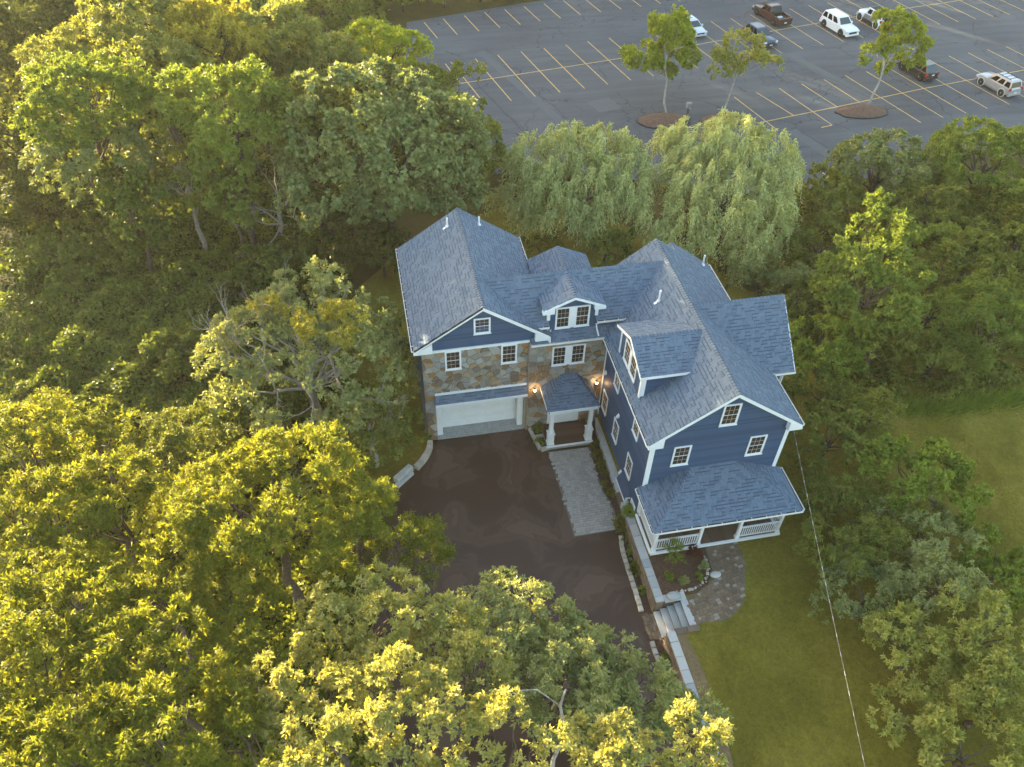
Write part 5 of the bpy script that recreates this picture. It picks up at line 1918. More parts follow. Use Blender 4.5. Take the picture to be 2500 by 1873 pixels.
SPEC = {
    'maple': S(0.27, 0.21, 12, 0.16, 13, 0.78, 0.62, 0.45, 'leaf_maple'),
    'locust': S(0.27, 0.12, 15, 0.16, 12, 0.80, 0.60, 0.35, 'leaf_locust'),
    'hazy': S(0.30, 0.13, 15, 0.18, 12, 0.90, 0.52, 0.35, 'leaf_hazy'),
    'yellow': S(0.22, 0.070, 15, 0.15, 18, 0.70, 0.66, 0.05, 'leaf_yellow'),
    'green': S(0.21, 0.072, 14, 0.15, 17, 0.70, 0.66, 0.12, 'leaf_green'),
    'oak': S(0.18, 0.082, 15, 0.12, 18, 0.60, 0.80, 0.0, 'leaf_oak'),
    'grey': S(0.19, 0.075, 14, 0.13, 17, 0.66, 0.82, 0.15, 'leaf_grey'),
    'dark': S(0.30, 0.18, 13, 0.20, 10, 0.85, 0.50, 0.30, 'leaf_dark'),
    'shade': S(0.25, 0.11, 15, 0.12, 11, 0.70, 0.60, 0.25, 'leaf_shade'),
    'lime': S(0.26, 0.14, 14, 0.12, 12, 0.66, 0.66, 0.30, 'leaf_lime'),
    'lot': S(0.28, 0.12, 14, 0.14, 12, 0.60, 0.75, 0.25, 'leaf_lot'),
    'olive': S(0.26, 0.10, 14, 0.12, 11, 0.62, 0.66, 0.20, 'leaf_olive'),
    'gold': S(0.24, 0.13, 12, 0.12, 10, 0.45, 0.9, 0.2, 'leaf_gold'),
    'ivy': S(0.26, 0.20, 12, 0.18, 11, 0.66, 0.66, 0.50, 'leaf_ivy'),
    'sparse': S(0.23, 0.12, 13, 0.12, 9, 0.62, 0.62, 0.25, 'leaf_shade'),
    'hedge': S(0.13, 0.06, 14, 0.05, 8, 0.22, 4.0, 0.1, 'leaf_hedge'),
}


def auto_lobes(rx, ry, rz, n, rng, spread=0.62, size=(0.42, 0.60)):
    lob = [(0, 0, 0, rx * 0.72, ry * 0.72, rz * 0.74)]
    for i in range(n):
        a = 2 * math.pi * (i + rng.uniform(-0.3, 0.3)) / n * 1.618
        zz = rng.uniform(-0.35, 0.75)
        rad = math.sqrt(max(0, 1 - zz * zz * 0.8)) * spread
        s = rng.uniform(*size)
        lob.append((rx * rad * math.cos(a), ry * rad * math.sin(a), rz * zz * 0.68, rx * s, ry * s, rz * s * 0.9))
    return lob


def crown_points(lobes, sp, seed, sparse=1.0, low=-0.45):
    """leaf bases, directions and normals for a crown made of lobes"""
    r = np.random.default_rng(seed)
    cen = []
    outw = []
    for (cx, cy, cz, rx, ry, rz) in lobes:
        area = 4 * math.pi * ((rx * ry + rx * rz + ry * rz) / 3.0)
        k = max(4, int(area * sp['den'] * sparse))
        d = unit(r.normal(size=(k, 3)))
        d = d[d[:, 2] > low + r.uniform(-0.25, 0.25, len(d))]
        rad = r.uniform(0.80, 1.06, (len(d), 1))
        cen.append(np.array([cx, cy, cz]) + d * rad * np.array([rx, ry, rz]))
        outw.append(unit(d / np.array([rx, ry, rz])))
    cen = np.concatenate(cen)
    outw = np.concatenate(outw)
    keep = np.ones(len(cen), bool)
    for (cx, cy, cz, rx, ry, rz) in lobes:
        q = (cen - np.array([cx, cy, cz])) / np.array([rx, ry, rz])
        keep &= np.linalg.norm(q, axis=1) > 0.74
    cen, outw = cen[keep], outw[keep]
    n, nt_, K = len(cen), sp['nt'], sp['K']
    # tufts sit on the outer, upper side of each bough
    rb = sp['rb'] * r.uniform(0.55, 1.35, (n, 1, 1))
    td = unit(r.normal(size=(n, nt_, 3)) + outw[:, None, :] * 0.9 + np.array([0, 0, 0.45]))
    tc = cen[:, None, :] + td * rb * r.uniform(0.55, 1.0, (n, nt_, 1)) * np.array([1, 1, 0.75])
    tc, td = tc.reshape(-1, 1, 3), td.reshape(-1, 1, 3)
    q = len(tc)
    ld = unit(r.normal(size=(q, K, 3)) + td * 0.75 - np.array([0, 0, sp['droop']]))
    base = tc + unit(r.normal(size=(q, K, 3)) + td * 0.3) * sp['rp'] * r.uniform(0.2, 1.0, (q, K, 1))
    nn = unit(r.normal(size=(q, K, 3)) * 0.5 + td * 0.5 + np.array([0, 0, 0.8]))
    return base.reshape(-1, 3), ld.reshape(-1, 3), nn.reshape(-1, 3), cen


def limb(mb, a, b, r0, r1, rng, k=5, wob=0.08, n=6):
    a, b = Vector(a), Vector(b)
    L = (b - a).length
    pts = []
    rad = []
    for i in range(k + 1):
        t = i / k
        p = a.lerp(b, t)
        if 0 < i < k:
            p += Vector((rng.uniform(-1, 1), rng.uniform(-1, 1), rng.uniform(-0.4, 0.8))) * L * wob
        pts.append(p)
        rad.append(r0 + (r1 - r0) * t)
    mb.tube(pts, rad, n)
    return pts


def twig_tree(mb, a, d, L, r, depth_, rng, spread=0.55, up=0.1):
    """bare forked branch"""
    a, d = Vector(a), Vector(d).normalized()
    pts = [a]
    p = a.copy()
    k = 4
    for i in range(k):
        d = (d + Vector((rng.uniform(-1, 1), rng.uniform(-1, 1), rng.uniform(-0.7, 1) + up)) * 0.22).normalized()
        p = p + d * L / k
        pts.append(p.copy())
    mb.tube(pts, [r * (1 - 0.5 * i / k) for i in range(k + 1)], 5, cap=False)
    if depth_ > 0:
        for j in range(rng.choice((2, 3))):
            q = pts[rng.randint(2, k)]
            nd = (d + Vector((rng.uniform(-1, 1), rng.uniform(-1, 1), rng.uniform(-0.6, 1))) * spread * 1.5).normalized()
            twig_tree(mb, q, nd, L * rng.uniform(0.55, 0.8), r * 0.52, depth_ - 1, rng, spread, up)


TOTAL = [0]
SEED = [100]


def tree(kind, label, px, py, zc, rpx=None, rm=None, flat=0.85, aspect=1.0, z0=0.0, lobes=None, nl=7, name=None, sparse=1.0, cat='tree', group=None,
         trunk=True, bark='bark', low=-0.2, lean=(0, 0), mat=None, lscale=1.0, bare=0, low_r=None):
    SEED[0] += 7
    rng = random.Random(SEED[0])
    if group == 'trees of the wood left of the house' and low == -0.2:
        low = -0.6
    c = at(px, py, zc)
    if rm is None:
        rm = rpx * (2500 / 2212.0) * depth(c) / FPX
    sp = dict(SPEC[kind])
    if mat:
        sp['mat'] = mat
    sp['L'] *= lscale
    sp['W'] *= lscale
    # far crowns carry larger, fewer leaf sprays
    dist = depth(c)
    f = max(1.0, dist / 52.0)
    sp['L'] *= f ** 0.7
    sp['W'] *= f ** 0.7
    sp['den'] /= f ** 0.9
    sp['rp'] *= f ** 0.5
    sp['rb'] *= f ** 0.4
    rx, ry, rz = rm * aspect, rm / max(0.7, aspect), rm * flat
    if lobes is None:
        lobes = auto_lobes(rx, ry, rz, nl, rng)
    else:
        lobes = [tuple(rm * q for q in l) for l in lobes]
    base, ld, nn, cen = crown_points(lobes, sp, SEED[0], sparse, low)
    r = np.random.default_rng(SEED[0] + 1)
    k = len(base)
    TOTAL[0] += k
    keep = base[:, 2] + c[2] > z0 + 0.05
    base, ld, nn = base[keep], ld[keep], nn[keep]
    k = len(base)
    me = leaf_mesh('crown', base, ld, nn, sp['L'] * r.uniform(0.7, 1.25, k), sp['W'] * r.uniform(0.75, 1.2, k), sp['mat'])
    bx_, by_ = c[0] + lean[0], c[1] + lean[1]
    e = empty(name or ('tree' if cat == 'tree' else cat), (bx_, by_, z0), label=label, cat=cat, group=group)
    obj('crown', me, None, e, Matrix.Translation(Vector(c)))
    if trunk:
        mb = MB()
        top = Vector((0, 0, 0.25 * rz))
        foot = Vector((bx_ - c[0], by_ - c[1], z0 - c[2] - 0.1))
        tr = max(0.05, min(rm * 0.055, 0.22)) * (0.55 if group and 'islands' in group else 1.0)
        limb(mb, foot, top, tr * 1.5, tr * 0.6, rng, 6, 0.035, 8)
        for l in lobes[1:]:
            s = foot.lerp(top, rng.uniform(0.45, 0.85))
            limb(mb, s, (l[0], l[1], l[2] + l[5] * 0.35), tr * 0.55, tr * 0.15, rng, 4, 0.07, 5)
        for i in range(bare):
            a = rng.uniform(0, 6.28)
            q = rng.choice(lobes)
            s = Vector((q[0] * 0.7, q[1] * 0.7, q[2] * 0.7))
            twig_tree(mb, s, (math.cos(a), math.sin(a), rng.uniform(0.2, 1.2)), rm * rng.uniform(0.35, 0.55), tr * 0.32, 3, rng)
        mb.build('trunk', M[bark], e, smooth=True, mw=Matrix.Translation(Vector(c)))
    return e, c, rm


def willow(label, lobes, mops, seed, base):
    """weeping willow: many drooping boughs, each a mop of strands that arch outwards and hang"""
    r = np.random.default_rng(seed)
    rng = random.Random(seed)
    e = empty('willow_tree', base, label=label, cat='tree', group='weeping willows behind the house')
    B, D, NN, LL = [], [], [], []
    for (cx, cy, cz, rx, ry, rz) in lobes:
        k = int(mops * rx * ry)
        wind = np.array([-0.30, -0.12, 0]) + r.normal(size=3) * np.array([0.18, 0.18, 0])
        for i in range(k):
            d = unit(r.normal(size=3))
            d[2] = abs(d[2]) * 1.1 + r.uniform(-0.25, 0.1)
            o = np.array([cx, cy, cz]) + d * np.array([rx, ry, rz]) * r.uniform(0.70, 1.0)
            ns = 15
            a = r.uniform(0, 2 * math.pi, ns)
            hd = np.stack([np.cos(a), np.sin(a), np.zeros(ns)], 1) * 0.45 + np.array([d[0], d[1], 0]) * 0.8 + wind
            hd *= r.uniform(0.5, 1.3, (ns, 1))
            ln = r.uniform(0.8, 2.3, ns) * (0.6 + 0.4 * rx / 2.4)
            m_ = 11
            t = np.linspace(0.05, 1, m_)
            out = (1 - np.exp(-1.9 * t))[None, :, None] * hd[:, None, :]
            zz = (r.uniform(0.1, 0.45, ns)[:, None] * np.sin(np.minimum(1, t * 2.6) * math.pi)[None, :] * 0.5 - (t ** 1.7)[None, :] * ln[:, None])
            p = o + out + np.concatenate([np.zeros((ns, m_, 2)), zz[:, :, None]], 2)
            p[:, :, :2] += (r.normal(size=(ns, 1, 2)) * 0.22) * (t[None, :, None] ** 2)
            tan = unit(np.gradient(p, axis=1))
            p = p + r.normal(size=p.shape) * 0.035
            ld = unit(tan + r.normal(size=p.shape) * 0.42)
            B.append(p.reshape(-1, 3))
            D.append(ld.reshape(-1, 3))
            NN.append(unit(r.normal(size=(ns * m_, 3)) * 0.6 + np.array([d[0], d[1], 0.7])))
            LL.append(np.full(ns * m_, 0.30))
    B, D, NN, LL = np.concatenate(B), np.concatenate(D), np.concatenate(NN), np.concatenate(LL)
    keep = B[:, 2] > 0.1
    B, D, NN, LL = B[keep], D[keep], NN[keep], LL[keep]
    TOTAL[0] += len(B)
    me = leaf_mesh('crown', B, D, NN, LL * r.uniform(0.6, 1.3, len(B)), r.uniform(0.06, 0.105, len(B)), 'leaf_willow', 0.05)
    obj('crown', me, None, e)
    mb = MB()
    top = Vector((base[0], base[1], 3.2))
    limb(mb, (base[0], base[1], -0.1), top, 0.42, 0.30, rng, 5, 0.04, 10)
    for (cx, cy, cz, rx, ry, rz) in lobes:
        limb(mb, top.lerp(Vector(base), rng.uniform(0, 0.3)), (cx, cy, cz + rz * 0.2), 0.16, 0.04, rng, 5, 0.06, 6)
    mb.build('trunk', M['bark'], e, smooth=True)


# ---- woods on the left and behind --------------------------------------------------
GW = 'trees of the wood left of the house'
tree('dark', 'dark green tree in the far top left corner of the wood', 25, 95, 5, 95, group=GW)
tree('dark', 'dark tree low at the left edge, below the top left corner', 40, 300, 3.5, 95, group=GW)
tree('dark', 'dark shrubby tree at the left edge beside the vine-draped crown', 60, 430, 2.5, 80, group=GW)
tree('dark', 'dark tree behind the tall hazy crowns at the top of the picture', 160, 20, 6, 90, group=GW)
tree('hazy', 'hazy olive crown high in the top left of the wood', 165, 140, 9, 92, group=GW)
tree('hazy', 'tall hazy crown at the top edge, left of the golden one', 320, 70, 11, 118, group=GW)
tree('hazy', 'tall crown at the top edge with gold sunlight put into its leaf colour', 455, 80, 11.5, 98, group=GW, mat='leaf_gold')  # sunlit crown: the gold light is in the leaf colour
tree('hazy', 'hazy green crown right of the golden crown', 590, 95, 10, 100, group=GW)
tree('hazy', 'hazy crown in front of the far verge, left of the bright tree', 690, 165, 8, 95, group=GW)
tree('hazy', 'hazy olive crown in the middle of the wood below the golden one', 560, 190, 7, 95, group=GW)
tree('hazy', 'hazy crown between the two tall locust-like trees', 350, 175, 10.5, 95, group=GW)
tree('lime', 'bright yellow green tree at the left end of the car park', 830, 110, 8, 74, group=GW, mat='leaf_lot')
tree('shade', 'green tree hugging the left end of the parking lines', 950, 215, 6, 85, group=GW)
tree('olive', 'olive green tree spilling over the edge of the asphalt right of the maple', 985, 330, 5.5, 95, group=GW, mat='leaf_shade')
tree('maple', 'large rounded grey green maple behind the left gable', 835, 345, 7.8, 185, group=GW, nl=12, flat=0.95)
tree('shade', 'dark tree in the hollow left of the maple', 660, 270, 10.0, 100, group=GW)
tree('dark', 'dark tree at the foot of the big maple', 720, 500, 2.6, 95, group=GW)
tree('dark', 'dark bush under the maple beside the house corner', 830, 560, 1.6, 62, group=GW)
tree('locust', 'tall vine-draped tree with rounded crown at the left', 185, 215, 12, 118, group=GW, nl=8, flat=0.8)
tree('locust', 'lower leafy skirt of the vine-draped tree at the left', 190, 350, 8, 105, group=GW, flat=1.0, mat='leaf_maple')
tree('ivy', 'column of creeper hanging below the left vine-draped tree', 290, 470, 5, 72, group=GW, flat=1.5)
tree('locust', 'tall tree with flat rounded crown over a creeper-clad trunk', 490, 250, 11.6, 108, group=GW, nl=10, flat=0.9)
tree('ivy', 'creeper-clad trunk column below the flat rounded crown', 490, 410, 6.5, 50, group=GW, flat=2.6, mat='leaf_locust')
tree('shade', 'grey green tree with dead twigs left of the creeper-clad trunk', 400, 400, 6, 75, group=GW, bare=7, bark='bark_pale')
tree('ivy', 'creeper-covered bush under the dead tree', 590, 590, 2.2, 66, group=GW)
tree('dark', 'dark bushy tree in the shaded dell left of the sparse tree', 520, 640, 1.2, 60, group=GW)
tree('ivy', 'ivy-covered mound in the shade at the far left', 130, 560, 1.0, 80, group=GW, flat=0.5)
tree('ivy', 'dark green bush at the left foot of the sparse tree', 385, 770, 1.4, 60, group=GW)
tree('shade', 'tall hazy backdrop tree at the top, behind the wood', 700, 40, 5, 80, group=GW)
# far verge behind the car park
GV = 'bushes on the verge behind the car park'
for i, (x, y, r_) in enumerate(((790, 10, 45), (870, 0, 40), (960, -10, 42), (1040, -22, 36), (1110, -30, 34))):
    tree('shade', ['low bush at the left end of the far verge', 'low bush second along the far verge', 'low bush in the middle of the far verge', 'low bush fourth along the far verge', 'low bush at the right end of the far verge'][i],
         x, y, 1.3, r_, group=GV, cat='bush', flat=0.6, nl=5)

# unseen wood behind the verge, added to keep low sun off the car park
def far_shade_wood():
    r = np.random.default_rng(77)
    B, D, NN = [], [], []
    for x in np.arange(-52, 150, 6.5):
        y = 92 + 0.22 * max(0, x) + r.uniform(-3, 3)
        h = r.uniform(8, 10)
        sp = dict(SPEC['dark'], den=0.08, rp=0.9, K=10, nt=6, rb=1.8)
        b, d, n, _ = crown_points([(x, y, h, 6.0, 6.0, h * 0.95), (x + 3, y + 2, h * 0.6, 5.5, 5.5, h * 0.6)], sp, int(x * 10 + 900), 1.0, -0.9)
        B.append(b)
        D.append(d)
        NN.append(n)
    B, D, NN = np.concatenate(B), np.concatenate(D), np.concatenate(NN)
    k = len(B)
    me = leaf_mesh('far_shade_wood', B, D, NN, 1.1 * r.uniform(0.7, 1.2, k), 0.8 * r.uniform(0.7, 1.2, k), 'leaf_dark')
    tag(obj('far_shade_wood', me), 'unseen dark wood added to shade the car park', 'wood', kind='stuff')


far_shade_wood()

# dead tree
rngd = random.Random(15)
c = at(610, 545, 0.5)
e = empty('dead_tree', (c[0], c[1], 0), label='bare grey dead tree with twisted branches left of the big maple', cat='tree', group=GW)
mb = MB()
limb(mb, (c[0], c[1], -0.1), (c[0] + 0.3, c[1], 4.2), 0.2, 0.13, rngd, 5, 0.05, 7)
for ang, tilt, L in ((0.4, 0.9, 2.3), (2.6, 0.5, 2.2), (1.4, 1.3, 2.6), (-0.4, 0.3, 2.2), (3.6, 0.1, 2.0), (5.0, 0.6, 2.0), (4.3, -0.4, 2.4)):
    twig_tree(mb, (c[0] + 0.25, c[1], 3.6 + rngd.uniform(-0.9, 0.6)), (math.cos(ang), math.sin(ang), tilt), L, 0.085, 4, rngd, 0.6)
mb.build('branches', M['bark_pale'], e, smooth=True)

# sparse tree in front of the garage; its sunlit top patches are yellow leaf colour
e8, c8, r8 = tree('sparse', 'sparse tree with grey bare twigs and two sun-yellow patches left of the garage', 660, 800, 5.0, 195, nl=11, sparse=1.3, bare=16, bark='bark_pale', flat=0.9, group=GW, mat='leaf_grey')
for px, py, z, r_ in ((575, 672, 9.0, 34), (700, 705, 9.4, 58), (745, 690, 9.0, 34)):
    cc = at(px, py, z)
    rr = r_ * 1.13 * depth(cc) / FPX
    SEED[0] += 3
    b, ld, nn, _ = crown_points(auto_lobes(rr, rr, rr * 0.8, 5, random.Random(px)), SPEC['gold'], SEED[0], 1.0)
    k = len(b)
    r_n = np.random.default_rng(px)
    put(bpy.data.objects.new('yellow_leaves', leaf_mesh('yellow_leaves', b, ld, nn, 0.2 * r_n.uniform(0.7, 1.2, k), 0.1 * r_n.uniform(0.7, 1.2, k), 'leaf_gold')), e8, Matrix.Translation(Vector(cc)))
tree('sparse', 'lower green side of the thicket beside the kerb, below the sparse tree', 800, 930, 3.2, 95, group=GW, bare=6, bark='bark_pale')
tree('ivy', 'dark leafy thicket below the sparse tree', 560, 930, 2.4, 100, group=GW)

# ---- sunlit trees, lower left --------------------------------------------------------
GL = 'sunlit trees at the lower left'
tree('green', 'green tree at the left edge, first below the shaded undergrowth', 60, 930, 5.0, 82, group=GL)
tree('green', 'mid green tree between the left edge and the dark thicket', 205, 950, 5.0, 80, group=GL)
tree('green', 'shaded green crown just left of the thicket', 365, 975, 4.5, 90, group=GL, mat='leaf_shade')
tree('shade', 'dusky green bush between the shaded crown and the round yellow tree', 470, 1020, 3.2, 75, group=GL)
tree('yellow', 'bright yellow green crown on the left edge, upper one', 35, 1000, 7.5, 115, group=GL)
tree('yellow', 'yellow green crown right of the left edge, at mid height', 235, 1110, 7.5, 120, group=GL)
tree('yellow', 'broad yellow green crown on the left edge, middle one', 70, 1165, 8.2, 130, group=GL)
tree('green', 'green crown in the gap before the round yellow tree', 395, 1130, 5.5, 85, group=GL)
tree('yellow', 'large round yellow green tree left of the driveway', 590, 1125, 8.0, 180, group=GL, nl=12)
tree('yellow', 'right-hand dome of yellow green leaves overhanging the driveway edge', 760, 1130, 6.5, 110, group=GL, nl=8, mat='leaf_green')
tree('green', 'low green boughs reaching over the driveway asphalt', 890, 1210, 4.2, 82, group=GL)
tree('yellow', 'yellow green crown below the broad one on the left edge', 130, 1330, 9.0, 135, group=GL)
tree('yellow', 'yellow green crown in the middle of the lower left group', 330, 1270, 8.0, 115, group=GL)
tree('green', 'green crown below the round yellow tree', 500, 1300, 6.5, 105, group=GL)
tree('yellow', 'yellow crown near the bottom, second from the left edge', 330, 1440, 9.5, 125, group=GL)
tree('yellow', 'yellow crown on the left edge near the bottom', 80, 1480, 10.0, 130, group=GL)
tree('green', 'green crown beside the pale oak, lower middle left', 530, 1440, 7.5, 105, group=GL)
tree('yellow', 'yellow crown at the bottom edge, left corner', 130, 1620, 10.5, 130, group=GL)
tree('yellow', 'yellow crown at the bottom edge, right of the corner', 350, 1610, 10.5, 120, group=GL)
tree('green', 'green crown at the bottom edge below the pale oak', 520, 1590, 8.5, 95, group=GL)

# ---- pale oaks and grey green trees along the bottom ---------------------------------
GO = 'pale oaks along the bottom of the picture'
tree('oak', 'pale oak with sunlit tufts nearest the round yellow tree', 790, 1370, 8.0, 118, group=GO, nl=9)
tree('oak', 'pale oak crown left of centre at the bottom', 690, 1510, 9.0, 118, group=GO, nl=9)
tree('oak', 'pale sunlit oak crown right of the nearest oak tufts', 950, 1380, 8.0, 80, group=GO)
tree('oak', 'pale oak crown at the bottom edge, left of the birch stem', 870, 1580, 10.0, 128, group=GO, nl=9)
tree('oak', 'pale oak crown in the middle of the bottom group', 990, 1500, 8.5, 100, group=GO)
tree('oak', 'pale oak at the bottom edge left of the oak middle', 660, 1640, 10.5, 90, group=GO)
tree('grey', 'grey green tree standing over the lower driveway', 1115, 1365, 5.6, 115, group=GO, nl=11)
tree('grey', 'grey green crown filling the gap right of the pale oak tufts', 1010, 1430, 5.6, 90, group=GO, nl=8)
tree('grey', 'low grey green crown above the lower driveway, middle', 1210, 1440, 4.6, 95, group=GO, nl=9)
tree('grey', 'grey green tree at the lower end of the driveway', 1275, 1455, 4.6, 90, group=GO, nl=9)
tree('grey', 'grey green crown above the birch stem', 1190, 1490, 6.0, 100, group=GO)
tree('grey', 'grey green tree beside the lower retaining wall', 1375, 1500, 4.4, 78, group=GO)
tree('grey', 'low grey green bush at the end of the retaining wall', 1480, 1575, 3.4, 62, group=GO)
tree('grey', 'grey green crown between the birch stem and the retaining wall', 1320, 1560, 5.0, 75, group=GO)
tree('oak', 'sunlit pale oak at the bottom edge right of the birch stem', 1110, 1630, 10.0, 88, group=GO)
tree('oak', 'sunlit pale oak crown at the bottom edge in the middle', 1310, 1640, 9.0, 76, group=GO)
tree('oak', 'sunlit pale oak crown at the bottom edge, rightmost', 1500, 1635, 8.0, 84, group=GO)
# birch stem
rngb2 = random.Random(9)
c = at(1215, 1600, 5.0)
e = empty('birch_stem', (c[0], c[1], 0), label='pale leaning birch stem showing between the bottom crowns', cat='tree')
mb = MB()
p0, p1, p2, p3 = [at(*q) for q in ((1195, 1640, 4.0), (1222, 1585, 6.2), (1210, 1525, 8.0), (1222, 1490, 9.0))]
mb.tube([(p0[0], p0[1] - 0.3, -0.1), p0, p1, p2, p3], [0.13, 0.09, 0.08, 0.06, 0.03], 8)
q0, q1, q2, q3 = [at(*q) for q in ((1060, 1535, 8.2), (1085, 1508, 8.6), (1120, 1492, 8.9), (1160, 1490, 9.0))]
mb.build('trunk', M['birch_bark'], e, smooth=True)
MB().tube([p2, q3, q2, q1, q0], [0.03, 0.028, 0.025, 0.022, 0.015], 6).build('branch', M['birch_bark'], e, smooth=True)

# ---- willows ------------------------------------------------------------------------
def lob(px, py, z, r_, f=0.8):
    c_ = at(px, py, z)
    rr = r_ * 1.13 * depth(c_) / FPX
    rr *= 1.2
    return (c_[0], c_[1], c_[2], rr, rr, rr * f)


b1 = at(1230, 495, 0.0)
willow('weeping willow with pale hanging foliage, left of the pair',
       [lob(1165, 335, 5.4, 48), lob(1235, 318, 6.0, 52), lob(1310, 312, 6.2, 50), lob(1368, 335, 5.4, 42), lob(1200, 385, 4.8, 46), lob(1280, 372, 5.2, 50), lob(1355, 395, 4.6, 44),
        lob(1140, 405, 3.6, 38), lob(1100, 430, 2.6, 32), lob(1215, 440, 3.6, 44), lob(1290, 435, 3.8, 44), lob(1160, 470, 2.2, 34), lob(1255, 480, 2.4, 36)], 5.6, 5, (b1[0], b1[1], 0))
b2 = at(1545, 540, 0.0)
willow('larger weeping willow with pale hanging foliage, right of the pair',
       [lob(1465, 318, 6.0, 46), lob(1530, 298, 6.6, 54), lob(1600, 298, 6.8, 54), lob(1662, 318, 6.0, 44), lob(1698, 365, 5.0, 38), lob(1440, 390, 4.6, 40), lob(1510, 372, 5.4, 52), lob(1595, 375, 5.6, 52),
        lob(1665, 400, 5.0, 46), lob(1420, 450, 3.6, 40), lob(1495, 450, 4.2, 48), lob(1575, 455, 4.4, 50), lob(1650, 475, 3.8, 46), lob(1460, 520, 2.4, 40), lob(1540, 535, 2.4, 42), lob(1620, 545, 2.2, 42), lob(1690, 500, 2.6, 34)], 5.6, 6, (b2[0], b2[1], 0))

# ---- car park trees ------------------------------------------------------------------
GP = 'young trees on the planted islands of the car park'
tree('lot', 'bright green island tree nearest the pale silver hatchback', 1432, 110, 4.4, rm=2.7, z0=0.4, lobes=[(0.125, 0, 0.55, 0.75, 0.66, 0.6), (-0.775, 0, -0.2, 0.65, 0.55, 0.34), (0.438, 0, -0.15, 0.688, 0.605, 0.45), (0.062, 0, 1.0, 0.475, 0.418, 0.36), (-0.938, 0, -0.55, 0.375, 0.33, 0.25), (0.375, 0, -0.62, 0.45, 0.396, 0.3)],
     group=GP, bark='bark_pale', sparse=1.8, lean=(28.25 - at(1432, 110, 4.4)[0], 38.1 - at(1432, 110, 4.4)[1]))
tree('olive', 'thin olive green island tree in front of the dark blue crossover', 1605, 130, 4.4, rm=2.6, z0=0.4, lobes=[(0.0, 0, 0.65, 0.625, 0.55, 0.55), (-0.75, 0, -0.25, 0.6, 0.495, 0.34), (0.65, 0, -0.3, 0.688, 0.55, 0.34), (0.0, 0, 0.1, 0.525, 0.462, 0.4), (1.125, 0, -0.35, 0.4, 0.352, 0.2), (-0.938, 0, 0.15, 0.35, 0.308, 0.2)],
     group=GP, bark='bark_pale', sparse=1.3, lean=(33.5 - at(1605, 130, 4.4)[0], 36.8 - at(1605, 130, 4.4)[1]))
tree('lot', 'wind-swept bright green island tree in front of the black car', 1925, 95, 4.6, rm=2.7, z0=0.4, lobes=[(-0.287, 0, 0.7, 0.713, 0.55, 0.36), (0.345, 0, 0.35, 0.632, 0.55, 0.32), (0.805, 0, -0.1, 0.552, 0.495, 0.26), (0.977, 0, -0.65, 0.529, 0.462, 0.24), (-0.713, 0, -0.35, 0.391, 0.33, 0.12), (0.0, 0, -0.8, 0.287, 0.275, 0.18), (-0.057, 0, 0.15, 0.368, 0.352, 0.3)],
     group=GP, bark='bark_pale', sparse=1.7, lean=(49.3 - at(1925, 95, 4.6)[0], 36.6 - at(1925, 95, 4.6)[1]))

# ---- right-hand thicket ----------------------------------------------------------------
GR = 'trees and bushes right of the house'
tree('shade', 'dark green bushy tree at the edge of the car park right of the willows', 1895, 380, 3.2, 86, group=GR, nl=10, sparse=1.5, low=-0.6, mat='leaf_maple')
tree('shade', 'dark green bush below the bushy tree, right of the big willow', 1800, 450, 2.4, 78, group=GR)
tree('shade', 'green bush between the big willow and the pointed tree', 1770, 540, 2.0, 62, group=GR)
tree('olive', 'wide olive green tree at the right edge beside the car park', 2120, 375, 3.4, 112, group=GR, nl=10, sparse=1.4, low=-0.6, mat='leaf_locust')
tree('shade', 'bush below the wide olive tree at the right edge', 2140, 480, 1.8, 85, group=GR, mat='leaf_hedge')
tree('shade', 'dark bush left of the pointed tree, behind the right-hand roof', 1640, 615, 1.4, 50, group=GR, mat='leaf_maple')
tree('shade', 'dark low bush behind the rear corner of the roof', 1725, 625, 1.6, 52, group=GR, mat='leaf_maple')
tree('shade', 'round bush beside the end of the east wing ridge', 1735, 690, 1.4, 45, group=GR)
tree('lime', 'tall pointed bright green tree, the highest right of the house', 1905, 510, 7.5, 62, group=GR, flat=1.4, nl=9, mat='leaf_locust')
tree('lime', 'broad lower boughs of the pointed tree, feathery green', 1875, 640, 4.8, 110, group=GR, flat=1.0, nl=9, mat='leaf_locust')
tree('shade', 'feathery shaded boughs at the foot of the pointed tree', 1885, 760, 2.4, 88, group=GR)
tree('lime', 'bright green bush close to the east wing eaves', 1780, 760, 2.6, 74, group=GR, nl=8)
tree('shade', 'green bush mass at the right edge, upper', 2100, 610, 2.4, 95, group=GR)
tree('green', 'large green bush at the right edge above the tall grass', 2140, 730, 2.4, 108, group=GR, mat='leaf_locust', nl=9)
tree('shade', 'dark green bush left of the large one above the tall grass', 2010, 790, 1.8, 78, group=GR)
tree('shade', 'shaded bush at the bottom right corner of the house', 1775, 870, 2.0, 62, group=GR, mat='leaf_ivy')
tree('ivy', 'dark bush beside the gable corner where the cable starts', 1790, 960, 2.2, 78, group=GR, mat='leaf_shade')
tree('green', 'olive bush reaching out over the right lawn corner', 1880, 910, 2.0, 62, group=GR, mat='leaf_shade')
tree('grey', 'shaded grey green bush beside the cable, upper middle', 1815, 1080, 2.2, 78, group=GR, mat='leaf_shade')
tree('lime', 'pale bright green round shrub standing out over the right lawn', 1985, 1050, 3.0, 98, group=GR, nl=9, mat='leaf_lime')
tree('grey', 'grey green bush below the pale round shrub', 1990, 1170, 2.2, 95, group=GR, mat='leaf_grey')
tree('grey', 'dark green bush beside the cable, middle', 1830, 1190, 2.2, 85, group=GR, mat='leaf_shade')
tree('grey', 'grey green bush right of the cable, lower middle', 1870, 1300, 2.4, 85, group=GR, mat='leaf_maple')
